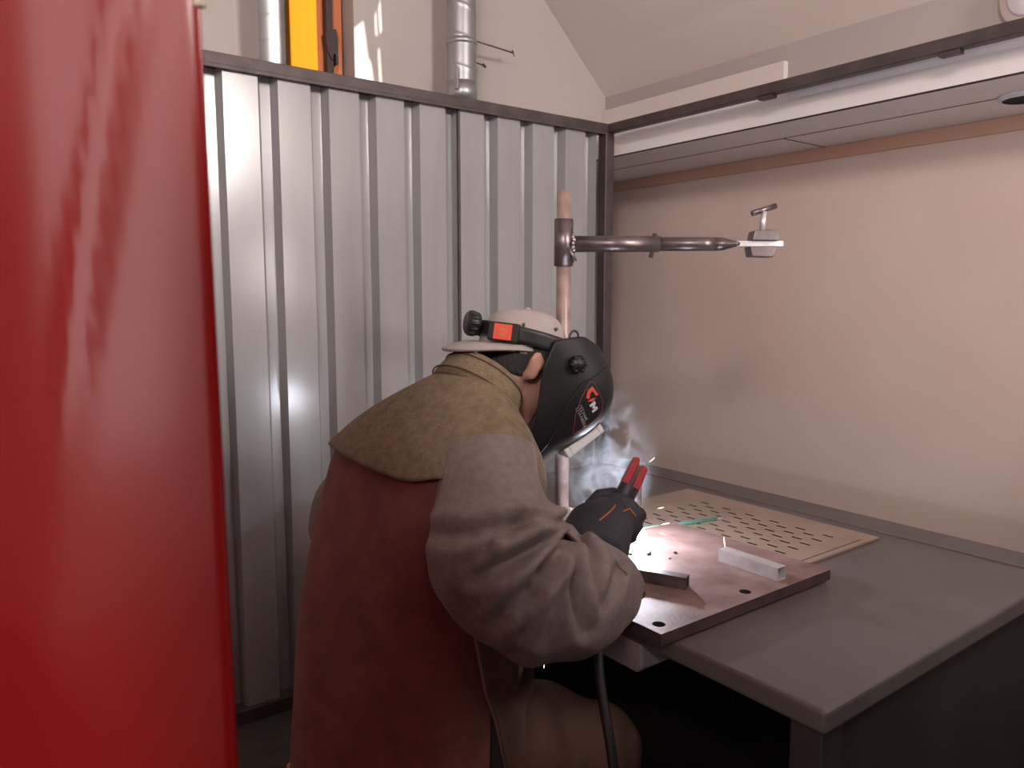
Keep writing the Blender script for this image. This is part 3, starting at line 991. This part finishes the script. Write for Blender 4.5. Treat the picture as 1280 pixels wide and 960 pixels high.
CR = crease_fn([(0.005, 0.080, -0.065, 0.097, 0.020, 0.009), (-0.055, 0.088, -0.225, 0.060, 0.020, 0.013),
                (0.004, 0.066, -0.125, 0.010, 0.030, 0.012), (0.014, 0.050, -0.090, -0.065, 0.036, 0.013),
                (0.026, 0.046, 0.056, -0.095, 0.030, 0.011), (0.058, 0.042, 0.088, -0.060, 0.020, 0.010),
                (-0.10, 0.055, -0.135, 0.030, 0.016, 0.008), (-0.03, -0.02, -0.06, -0.115, 0.014, 0.012),
                (-0.05, -0.132, -0.155, -0.142, 0.010, 0.014), (0.118, -0.02, 0.075, -0.115, 0.010, 0.013)])
rsl, RP = sleeve(RSL, 120, 2.2, CR, 'sleeve', M['grey_suede'])
solidify(rsl, 0.004, -1)
child(rsl, jk)
rsl['label'] = 'grey suede right sleeve'
lsl, LP = sleeve([(0.745, 1.440, 1.120, 0.068), (0.705, 1.490, 1.030, 0.078), (0.690, 1.520, 0.955, 0.080), (0.780, 1.545, 0.885, 0.078), (0.880, 1.530, 0.868, 0.068), (0.99, 1.480, 0.872, 0.058)],
                 80, 7.7, None, 'sleeve', M['grey_suede'])
solidify(lsl, 0.004, -1)
child(lsl, jk)

# front panel of the jacket hanging over the thigh, with a dark open vent beside the back panel
def torso_strip(z0, z1, amin, amax, off, name, m, n=60, mrows=60, thick=0.004):
    zs = ring[:, 2]
    rows = []
    for r in range(mrows):
        z = z0 + (z1 - z0) * r / (mrows - 1)
        t = float(np.interp(z, zs, np.arange(NR)))
        k = min(int(t), NR - 2); t -= k
        row = []
        for c in range(n):
            a = R(amin(z) + (amax(z) - amin(z)) * c / (n - 1))
            jj = (a / (2 * math.pi) * NA) % NA
            j0 = int(jj); u = jj - j0; j1 = (j0 + 1) % NA
            p = (TORSO[k, j0] * (1 - u) + TORSO[k, j1] * u) * (1 - t) + (TORSO[k + 1, j0] * (1 - u) + TORSO[k + 1, j1] * u) * t
            d = p - ring[k][:3]; d[2] = 0; d /= np.linalg.norm(d)
            row.append(p + d * (off(z, c / (n - 1)) if callable(off) else off))
        rows.append(row)
    o = MB().grid(np.array(rows)).build(name, m)
    solidify(o, thick, 1)
    return child(o, jk), rows
EDGE_A = lambda z: float(np.interp(z, [0.45, 0.60, 0.70, 0.75, 0.85, 0.95], [-16, -5, 8, 16, 26, 31]))
vent, _ = torso_strip(0.475, 0.715, EDGE_A, lambda z: EDGE_A(z) + 0.3 + 15.0 * min(1, max(0, (0.715 - z) / 0.13)), 0.002, 'side_vent', M['black_cloth'], 10, 30, 0.001)
fp, fr_ = torso_strip(0.475, 1.00, lambda z: -115, EDGE_A, lambda z, s: 0.008 + 0.030 * float(smoothstep(0.75, 0.5, z)) * math.sin(math.pi * min(1, s * 1.02)) + 0.006 * math.sin(26 * s + 6 * z) * float(smoothstep(0.95, 0.7, z)), 'front_panel', M['trouser'])
fp['label'] = 'tan brown front panel of the jacket'
eg = MB().tube([tuple(row[-1]) for row in fr_], 0.0034, 8).build('panel_edge', M['piping'])
child(eg, jk)

# trousers: both legs and the seat in one piece
mb = MB()
mb.capsule([J['pel'] - UP * 0.02, J['waist']], [0.150, 0.130])
for s in 'rl':
    k0, k1, k2 = J[s + 'hip'], J[s + 'k'], J[s + 'a']
    mb.capsule([k0, k0.lerp(k1, 0.5) + UP * 0.02, k1 + Vector((-0.01, 0, 0.0))], [0.118, 0.116, 0.090], 24)
    mb.capsule([k1, k1.lerp(k2, 0.5), k2 + UP * 0.02], [0.092, 0.085, 0.075], 24)
tro = fuse(mb, 'trousers', M['trouser'], 0.012, 6, pe)
for v in tro.data.vertices:
    w_ = tro.matrix_world @ v.co if False else v.co
    v.co += v.normal * (0.010 * noise.noise(Vector((w_.x * 9, w_.y * 9, w_.z * 9))) + 0.004 * noise.noise(w_ * 25))
for o_ in (tro, body):
    for v in o_.data.vertices:
        if v.co.z < sz + 0.004 and v.co.x < 0.93 and v.co.z > sz - 0.12: v.co.z = sz + 0.004
for s in 'rl':
    a = J[s + 'a']
    mb = MB()
    mb.capsule([a + Vector((0, 0, 0.10)), a + Vector((0, 0, 0.0)), a + Vector((-0.02, 0, -0.05))], [0.055, 0.052, 0.048])
    mb.capsule([a + Vector((-0.045, -0.005, -0.058)), a + Vector((0.08, 0.015, -0.055)), a + Vector((0.165, 0.03, -0.062))], [0.040, 0.045, 0.036])
    fuse(mb, 'shoe', M['black_cloth'], 0.008, 4, pe)

# ---- right glove: gauntlet, palm, thumb and four fingers closed on the holder
mb = MB()
mb.capsule([(0.950, 1.045, 0.922), (0.978, 1.060, 0.955), (1.030, 1.090, 0.980), hp(0.135, -0.008, 0.020)], [0.050, 0.074, 0.068, 0.052], 28)
mb.ellipsoid(hp(0.128, 0.002, 0.022), hs, HAX, hn, 0.056, 0.056, 0.032)
mb.ellipsoid(hp(0.145, -0.010, 0.016), hs, HAX, hn, 0.046, 0.040, 0.034)
for k in range(4):
    d = 0.098 + 0.0235 * k
    L = (0.92, 1.0, 0.96, 0.82)[k]
    mb.capsule([hp(d + 0.004, 0.022, 0.034), hp(d, 0.046 * L, 0.022), hp(d - 0.002, 0.049 * L, -0.010), hp(d, 0.026 * L, -0.034), hp(d + 0.002, -0.010 * L, -0.032)],
               [0.0145, 0.0148, 0.0138, 0.0128, 0.0115], 14)
mb.capsule([hp(0.165, -0.040, 0.010), hp(0.130, -0.056, 0.004), hp(0.100, -0.046, -0.004), hp(0.084, -0.022, -0.014)], [0.022, 0.018, 0.0165, 0.0145], 16)
rg = fuse(mb, 'glove', M['glove'], 0.0030, 4, pe)
rg['label'] = 'black leather gauntlet glove on the right hand'
bvh = BVHTree.FromObject(rg, bpy.context.evaluated_depsgraph_get())
VIEW = hn
def drape(pts, r, name, m, parent, bv, direction, inv=None):
    outp = []
    for p in pts:
        hit, n_, _, _ = bv.ray_cast(Vector(p) + direction * 0.2, -direction)
        if hit: outp.append(hit + n_ * r * 0.4)
    o = MB().tube(outp, r, 8).build(name, m)
    return o
bpy.context.view_layer.update()
off = rg.matrix_world
gl = lambda p: off.inverted() @ Vector(p)
st1 = drape([gl(hp(0.098 + 0.004 * k, -0.026 - 0.0028 * k, 0)) for k in range(10)], 0.0014, 'seam_stitching', M['orange_thread'], rg, bvh, hn)
st2 = drape([gl(hp(0.094 + 0.002 * abs(k - 4), -0.006 + 0.0045 * k, 0)) for k in range(9)], 0.0014, 'seam_stitching', M['orange_thread'], rg, bvh, hn)
for s_ in (st1, st2):
    s_.parent = rg

# ---- left glove holding the work steady behind the arc
mb = MB()
LH = Vector((1.222, 1.350, 0.912))
lf = (Vector((1.36, 1.325, 0.905)) - LH).normalized()
ls_ = lf.cross(UP).normalized()
lu = ls_.cross(lf)
lp = lambda a, b_, c: LH + lf * a + ls_ * b_ + lu * c
mb.capsule([(0.975, 1.488, 0.872), (1.09, 1.425, 0.880), lp(-0.05, 0, -0.004)], [0.050, 0.046, 0.038], 24)
mb.ellipsoid(lp(0.0, 0, 0.0), lf, ls_, lu, 0.055, 0.046, 0.028)
for k in range(4):
    b_ = 0.034 - 0.0225 * k
    L = (0.92, 1.0, 0.95, 0.78)[k]
    mb.capsule([lp(0.03, b_, 0.006), lp(0.062 * L, b_, 0.008), lp(0.082 * L, b_, -0.014), lp(0.080 * L, b_, -0.036)], [0.0135, 0.013, 0.012, 0.011], 12)
mb.capsule([lp(-0.01, 0.042, -0.006), lp(0.028, 0.055, -0.016), lp(0.056, 0.046, -0.030)], [0.018, 0.015, 0.012], 12)
lg = fuse(mb, 'glove', M['cream_glove'], 0.0035, 4, pe)
lg['label'] = 'pale leather glove on the left hand'

# ---- hair at the nape, cap worn backwards
mb = MB()
rows = []
for i in range(14):
    t = i / 13
    u_ = 0.035 - 0.105 * t
    row = []
    for j in range(40):
        a = R(-100 + 200 * j / 39)
        k = 0.101 - 0.030 * t ** 2
        row.append(tuple(hd(-0.008 - k * math.cos(a), 0.082 * (1 - 0.18 * t) * math.sin(a), u_ + 0.03 * (1 - math.cos(a)) * t)))
    rows.append(row)
hair = MB().grid(np.array(rows)).build('hair', M['hair'])
solidify(hair, 0.006, 1)
child(hair, pe)

KP = R(8)
kF = hf0 * math.cos(KP) - UP * math.sin(KP)
kU = hf0 * math.sin(KP) + UP * math.cos(KP)
KC = Vector((0.985, 1.283, 1.330))
kd = lambda f_, r_, u_: KC + kF * f_ + hr0 * r_ + kU * u_
rows = []
for i in range(28):
    t = (math.pi / 2) * i / 27.5
    e = 0.82
    row = []
    for j in range(72):
        a = 2 * math.pi * j / 72
        h = math.sin(t) ** 0.85
        rr = math.cos(t) ** 0.62
        seam = 0.0016 * math.exp(-(((a / (math.pi / 3) + 0.5) % 1.0 - 0.5) / 0.05) ** 2)
        row.append(tuple(kd((0.097 * rr - seam) * math.cos(a), (0.081 * rr - seam) * math.sin(a), 0.092 * h)))
    rows.append(row)
cap = MB().grid(np.array(rows), True, False).build('baseball_cap', M['cap'])
solidify(cap, 0.003, -1)
child(cap, pe)
rows = []
for i in range(20):
    t = i / 19
    row = []
    for j in range(40):
        s = -1 + 2 * j / 39
        a = s * R(78)
        f0, r0 = -0.095 * math.cos(a), 0.079 * math.sin(a)
        ext = 0.082 * (1 - abs(s) ** 3.0) ** 0.6
        f1, r1 = f0 - ext, r0 * (1 + 0.05 * t)
        row.append(tuple(kd(f0 + (f1 - f0) * t, r0 + (r1 - r0) * t, 0.012 - 0.024 * t * t * (1 - 0.6 * s * s) + 0.004 * s * s)))
    rows.append(row)
brim = MB().grid(np.array(rows)).build('brim', M['cap'])
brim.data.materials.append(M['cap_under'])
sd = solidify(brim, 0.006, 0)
child(brim, cap)
btn = MB().ellipsoid(kd(0, 0, 0.093), kF, hr0, kU, 0.008, 0.008, 0.004, 8, 12).build('cap_button', M['cap'])
child(btn, cap)
for (f_, r_, u_) in ((0.035, 0.070, 0.058), (-0.04, 0.066, 0.058)):
    c = kd(f_, r_, u_)
    d = (c - kd(0, 0, 0.02)).normalized()
    eye = MB().tube([c - d * 0.004, c + d * 0.0025], [0.0035, 0.0030], 10).build('eyelet', M['cap_under'])
    child(eye, cap)

# ---- welding helmet
MP = R(58)
my = R(-14)
mf0 = Vector((math.cos(my), math.sin(my), 0))
mR = Vector((math.sin(my), -math.cos(my), 0))
mF = mf0 * math.cos(MP) - UP * math.sin(MP)
mU = mf0 * math.sin(MP) + UP * math.cos(MP)
MC = Vector((1.042, 1.280, 1.252))
md_ = lambda f_, r_, u_: MC + mF * f_ + mR * r_ + mU * u_
NV, NA2 = 60, 80
def shell_row(v, off=0.0):
    """half outline at height v (0 chin .. 1 crown), from the front middle round to the rear edge on the right"""
    u_ = -0.150 + 0.300 * v
    if v < 0.55:
        k = 1.0 - 0.16 * ((0.55 - v) / 0.55) ** 1.6
        ks = 1.0 - 0.30 * ((0.55 - v) / 0.55) ** 1.5
    else:
        k = ks = max(0.0, 1 - ((v - 0.55) / 0.45) ** 2.6) ** 0.5
    rf, rs = 0.135 * k + off, 0.112 * ks + off
    fr = float(np.interp(v, [0, 0.2, 0.46, 0.62, 0.85, 1], [0.095, 0.02, -0.075, -0.105, -0.085, -0.03]))     # rear edge: far forward at the chin
    e = 2.5
    pts = []
    for t in np.linspace(0, math.pi / 2, 60):
        q = (abs(math.cos(t)) ** e + abs(math.sin(t)) ** e) ** (-1 / e)
        f_, r_ = rf * math.cos(t) * q, rs * math.sin(t) * q
        if f_ < fr: break
        pts.append((f_, r_))
    if fr < 0: pts.append((fr * max(k, 0.25), rs * (1 - 0.06 * min(1, -fr / 0.06))))
    pts = np.array(pts)
    L = np.concatenate([[0], np.cumsum(np.linalg.norm(np.diff(pts, axis=0), axis=1))])
    h = np.linspace(0, L[-1], NA2 // 2)
    return [(np.interp(x_, L, pts[:, 0]), np.interp(x_, L, pts[:, 1]), u_) for x_ in h]
def shell_at(v, s, off=0.0):
    row = shell_row(v, off)
    return md_(*row[int(s * (len(row) - 1))])
rows = []
for i in range(NV):
    v = 1 - (1 - i / (NV - 1)) ** 1.35
    v = min(v, 0.9995)
    h = shell_row(v)
    rows.append([tuple(md_(f_, -r_, u_)) for f_, r_, u_ in reversed(h[1:])] + [tuple(md_(*p)) for p in h])
NA2 = len(rows[0])
hm = MB().grid(np.array(rows)).build('welding_helmet', M['helmet'])
hm.data.materials.append(M['helmet_in'])
sd = solidify(hm, 0.004, -1)
sd.material_offset = 1
sd.material_offset_rim = 0
child(hm, pe)
hm['label'] = 'black welding helmet with a red and white emblem'
# front lens bezel
mb = MB()
for (a0, a1, b0, b1) in ((-0.058, 0.058, 0.040, 0.052), (-0.058, 0.058, -0.050, -0.038), (-0.058, -0.046, -0.038, 0.040), (0.046, 0.058, -0.038, 0.040)):
    mb.obox(md_(0.132, (a0 + a1) / 2, (b0 + b1) / 2 + 0.0), mR, mU, mF, (a1 - a0) / 2, (b1 - b0) / 2, 0.012)
bz = mb.build('lens_bezel', M['bezel'], bevel=0.003)
child(bz, hm)
ln = MB().obox(md_(0.131, 0, 0.0), mR, mU, mF, 0.047, 0.040, 0.006).build('filter_lens', M['black_plastic'])
child(ln, hm)
# pivot knobs
for s in (-1, 1):
    c = md_(-0.040, s * 0.109, 0.050)
    mb = MB().tube([c, c + mR * s * 0.016], [0.017, 0.015], 24)
    for k in range(6):
        a = k * math.pi / 3
        mb.ellipsoid(c + mR * s * 0.010 + mF * 0.015 * math.cos(a) + mU * 0.015 * math.sin(a), mF, mU, mR, 0.005, 0.005, 0.008, 6, 8)
    kn = mb.build('pivot_knob', M['black_plastic'])
    child(kn, hm)
# raised line down the side of the shell
for s in (1,):
    pts = [shell_at(0.05 + 0.88 * k / 30, 0.66, 0.0012) for k in range(31)]
    rl = MB().tube(pts, 0.0018, 6).build('shell_ridge', M['helmet'])
    child(rl, hm)

# emblem on the right side of the shell, laid on its curve
bpy.context.view_layer.update()
hbv = BVHTree.FromPolygons([Vector(p) for row in rows for p in row],
                           [(i * NA2 + j, i * NA2 + j + 1, (i + 1) * NA2 + j + 1, (i + 1) * NA2 + j) for i in range(NV - 1) for j in range(NA2 - 1)])
def on_shell(f_, u_, lift=0.0008):
    hit, n_, _, _ = hbv.ray_cast(md_(f_, 0.3, u_), -mR)
    if hit is None: hit, n_ = md_(f_, 0.1, u_), mR
    if n_.dot(mR) < 0: n_ = -n_
    return hit + n_ * lift
EC = (0.066, 0.034)      # emblem centre on the side (forward, up)
ES = 0.044
def shell_poly(poly, name, m, lift=0.0008, sub=5):
    """filled outline in emblem coordinates (x forward, y up), subdivided and laid on the shell"""
    bm = bmesh.new()
    vs = [bm.verts.new((x_, y_, 0)) for x_, y_ in poly]
    f = bm.faces.new(vs)
    bmesh.ops.triangulate(bm, faces=[f])
    for _ in range(2):
        bmesh.ops.subdivide_edges(bm, edges=bm.edges[:], cuts=1, use_grid_fill=True)
    me = bpy.data.meshes.new(name)
    for v in bm.verts:
        v.co = on_shell(EC[0] + v.co.x * ES, EC[1] + v.co.y * ES, lift)
    bm.to_mesh(me); bm.free()
    o = bpy.data.objects.new(name, me)
    COL.objects.link(o)
    me.materials.append(m)
    solidify(o, 0.0006, 0)
    child(o, hm)
    return o
def shell_line(poly, name, m, r=0.0006, closed=True):
    P = list(poly) + ([poly[0]] if closed else [])
    pts = []
    for a, b_ in zip(P[:-1], P[1:]):
        for k in range(6):
            t = k / 6
            pts.append(on_shell(EC[0] + (a[0] + (b_[0] - a[0]) * t) * ES, EC[1] + (a[1] + (b_[1] - a[1]) * t) * ES, 0.0006))
    pts.append(on_shell(EC[0] + P[-1][0] * ES, EC[1] + P[-1][1] * ES, 0.0006))
    o = MB().tube(pts, r, 6).build(name, m)
    child(o, hm)
    return o
EMBLEM = dict(
    red=[[(-0.62, 0.38), (-0.60, -0.02), (-0.28, -0.34), (-0.08, -0.22), (-0.36, 0.06), (-0.36, 0.26), (0.02, 0.30), (0.10, 0.50)],
         [(0.16, 0.26), (0.20, -0.06), (-0.02, -0.38), (-0.02, -0.16), (0.02, 0.02)]],
    white=[[(0.26, -0.36), (0.26, 0.08), (0.44, 0.08), (0.56, -0.10), (0.70, 0.08), (0.86, 0.08), (0.86, -0.36), (0.70, -0.36), (0.70, -0.12), (0.56, -0.28), (0.42, -0.12), (0.42, -0.36)]],
    line=[(-1.27, 0.45), (-1.22, 0.62), (-1.05, 0.70), (0.0, 0.70), (0.42, 0.45), (0.58, 0.18), (0.60, -0.2), (0.54, -1.35), (0.35, -1.30), (-0.37, -0.90), (-0.9, -0.3)])
for key in ('red', 'white'):
    EMBLEM[key] = [[(-0.55 + 0.78 * x_, 0.22 + 0.78 * y_) for x_, y_ in q] for q in EMBLEM[key]]
def text_row(y0, x0, x1, h, seed):
    rnd = random.Random(seed)
    x_ = x0
    while x_ < x1:
        w_ = h * rnd.uniform(0.5, 0.8)
        k = rnd.randint(0, 3)
        if k == 0: q = [(x_, y0), (x_, y0 + h), (x_ + w_, y0 + h), (x_ + w_, y0)]
        elif k == 1: q = [(x_, y0), (x_ + w_ / 2, y0 + h), (x_ + w_, y0)]
        elif k == 2: q = [(x_ + w_, y0 + h), (x_, y0 + h), (x_, y0), (x_ + w_, y0)]
        else: q = [(x_, y0 + h), (x_, y0), (x_ + w_, y0 + h), (x_ + w_, y0)]
        shell_line(q, 'emblem_lettering', M['logo_grey'], 0.00045, False)
        x_ += w_ + h * 0.35
text_row(-0.56, -0.62, 0.30, 0.13, 2)
text_row(-0.76, -0.62, 0.50, 0.15, 5)
for q in EMBLEM['red']: shell_poly(q, 'emblem', M['logo_red'])
for q in EMBLEM['white']: shell_poly(q, 'emblem_letter', M['logo_white'])
shell_line(EMBLEM['line'], 'emblem_outline', M['logo_line'])

# ---- headgear: band round the cap, ratchet knob, orange label
KB = lambda a, lift, z: kd((0.100 + lift) * math.cos(a), (0.084 + lift) * math.sin(a), z)
rows = []
for i in range(5):
    row = []
    for j in range(70):
        a = R(25 + 310 * j / 69)
        zc = 0.030 + 0.014 * math.cos(a + math.pi) - 0.0
        wdt = 0.013 + 0.004 * abs(math.sin(a))
        row.append(tuple(KB(a, 0.003 - 0.02 * max(0, zc - 0.03), zc + wdt * (i / 2 - 1))))
    rows.append(row)
hb = MB().grid(np.array(rows)).build('headband', M['black_plastic'])
solidify(hb, 0.004, 1)
child(hb, hm)
a = R(180)
c = KB(a, 0.012, 0.048)
dn = -kF
mb = MB().tube([c, c + dn * 0.022], [0.024, 0.022], 28)
for k in range(12):
    t = 2 * math.pi * k / 12
    mb.ellipsoid(c + dn * 0.012 + hr0 * 0.0225 * math.cos(t) + kU * 0.0225 * math.sin(t), hr0, kU, dn, 0.004, 0.004, 0.010, 6, 8)
kn = mb.build('ratchet_knob', M['black_plastic'])
child(kn, hm)
a = R(138)
c = KB(a, 0.006, 0.038)
an = (kF * math.cos(a) * 0.8 + hr0 * math.sin(a)).normalized()
asd = an.cross(kU).normalized()
bx = MB().obox(c + an * 0.003, asd, kU, an, 0.032, 0.019, 0.006).build('ratchet_housing', M['black_plastic'], bevel=0.003)
child(bx, hm)
sk = MB().obox(c + an * 0.0105, asd, kU, an, 0.0185, 0.0155, 0.0006).build('warning_sticker', M['sticker'])
sk['label'] = 'orange square sticker'
child(sk, hm)
mb = MB()
for k in range(24):
    t0, t1 = 2 * math.pi * k / 24, 2 * math.pi * (k + 0.7) / 24
    mb.tube([c + an * 0.0114 + asd * 0.008 * math.cos(t) + kU * 0.008 * math.sin(t) for t in (t0, (t0 + t1) / 2, t1)], 0.0007, 6)
mb.tube([c + an * 0.0114 + asd * 0.003 * math.cos(t) + kU * 0.006 * math.sin(t) for t in [k * 0.5 for k in range(13)]], 0.0007, 6)
sm_ = mb.build('sticker_print', mat('sticker_print', (0.75, 0.35, 0.2), 0.6))
child(sm_, hm)
# arms joining band and pivots
for s in (-1, 1):
    p0 = KB(R(40 * s), 0.006, 0.020)
    arm = MB().tube([KB(R(75 * s), 0.006, 0.022), p0, md_(-0.040, s * 0.104, 0.050)], [0.008, 0.009, 0.010], 12).build('pivot_arm', M['black_plastic'])
    child(arm, hm)
mb = MB()
c = KB(R(38), 0.010, 0.045)
mb.tube([c + kF * 0.011 * math.cos(t) + kU * 0.015 * math.sin(t) for t in [k * 2 * math.pi / 24 for k in range(25)]], 0.0025, 8)
lp_ = mb.build('strap_loop', M['black_plastic'])
child(lp_, hm)

# ------------------------------------------------------------------ red vinyl curtain at the booth opening, close to the camera
rows = []
EDGE = Vector((0.172, 0.615, 0))
DIRC = Vector((-0.80, 0.60, 0)).normalized()
NRM = Vector((-0.60, -0.80, 0))
for i in range(60):
    z = 0.02 + 1.83 * i / 59
    row = []
    for j in range(90):
        s = 1.3 * (j / 89) ** 1.4
        b_ = 0.006 * math.exp(-((s - 0.055 - 0.20 * (1.68 - z)) / 0.013) ** 2) * float(smoothstep(1.25, 1.45, z))          # leaning fold
        wv = 0.022 * math.sin(s * 7.5 + 0.5 * z + 0.5) - 0.022 * math.sin(0.5 * z + 0.5) - 1.3 * max(0.0, s - 0.09) ** 2 * (1 if s < 0.30 else 0) - (1.3 * 0.21 ** 2 + 0.546 * (s - 0.30) if s >= 0.30 else 0) - 0.002 * math.exp(-(s / 0.003) ** 2)
        p = EDGE + DIRC * (s + 0.006 * (z - 1.4)) + NRM * (wv + b_) * 1.0
        row.append((p.x, p.y, z))
    rows.append(row)
cu = MB().grid(np.array(rows)).build('welding_curtain', M['red_vinyl'])
solidify(cu, 0.002, 0)
eb = MB().tube([rows[i][0] for i in range(53, 60)], 0.005, 10).build('edge_glint', mat('edge_glint', (0.72, 0.60, 0.50), 0.5))  # pale tube: light caught by the upper curtain edge, put into colour
child(eb, cu)
tag(cu, 'glossy red vinyl welding curtain hanging close on the left', 'curtain')

# ------------------------------------------------------------------ smoke
sb = MB().ellipsoid((1.40, 1.48, 1.03), Vector((1, 0, 0)), Vector((0, 1, 0)), Vector((0, 0, 1)), 0.18, 0.18, 0.24, 20, 32).build('welding_smoke', M['glass'])
sm = bpy.data.materials.new('welding_smoke')
sm.use_nodes = True
nt = sm.node_tree
nt.nodes.clear()
out = nt.nodes.new('ShaderNodeOutputMaterial')
vol = nt.nodes.new('ShaderNodeVolumePrincipled')
vol.inputs['Color'].default_value = (0.9, 0.92, 0.96, 1)
vol.inputs['Anisotropy'].default_value = 0.1
tc = nt.nodes.new('ShaderNodeTexCoord')
n1 = nt.nodes.new('ShaderNodeTexNoise')
n1.inputs['Scale'].default_value = 13
n1.inputs['Detail'].default_value = 6
n1.inputs['Distortion'].default_value = 1.6
nt.links.new(tc.outputs['Object'], n1.inputs['Vector'])
rmp = nt.nodes.new('ShaderNodeMapRange')
rmp.inputs['From Min'].default_value = 0.50
rmp.inputs['From Max'].default_value = 0.75
nt.links.new(n1.outputs['Fac'], rmp.inputs['Value'])
sub = nt.nodes.new('ShaderNodeVectorMath'); sub.operation = 'SUBTRACT'
sub.inputs[1].default_value = (1.40, 1.48, 1.03)
nt.links.new(tc.outputs['Object'], sub.inputs[0])
dv = nt.nodes.new('ShaderNodeVectorMath'); dv.operation = 'DIVIDE'
dv.inputs[1].default_value = (0.18, 0.18, 0.24)
nt.links.new(sub.outputs[0], dv.inputs[0])
ln_ = nt.nodes.new('ShaderNodeVectorMath'); ln_.operation = 'LENGTH'
nt.links.new(dv.outputs[0], ln_.inputs[0])
fo = nt.nodes.new('ShaderNodeMapRange')
fo.interpolation_type = 'SMOOTHSTEP'
fo.inputs['From Min'].default_value = 0.98
fo.inputs['From Max'].default_value = 0.10
nt.links.new(ln_.outputs['Value'], fo.inputs['Value'])
mu = nt.nodes.new('ShaderNodeMath'); mu.operation = 'MULTIPLY'
nt.links.new(rmp.outputs[0], mu.inputs[0]); nt.links.new(fo.outputs[0], mu.inputs[1])
mu2 = nt.nodes.new('ShaderNodeMath'); mu2.operation = 'MULTIPLY'
mu2.inputs[1].default_value = 20.0
nt.links.new(mu.outputs[0], mu2.inputs[0])
nt.links.new(mu2.outputs[0], vol.inputs['Density'])
nt.links.new(vol.outputs[0], out.inputs['Volume'])
sb.data.materials.clear()
sb.data.materials.append(sm)
tag(sb, 'pale smoke rising from the weld in front of the pole', 'smoke', kind='stuff')
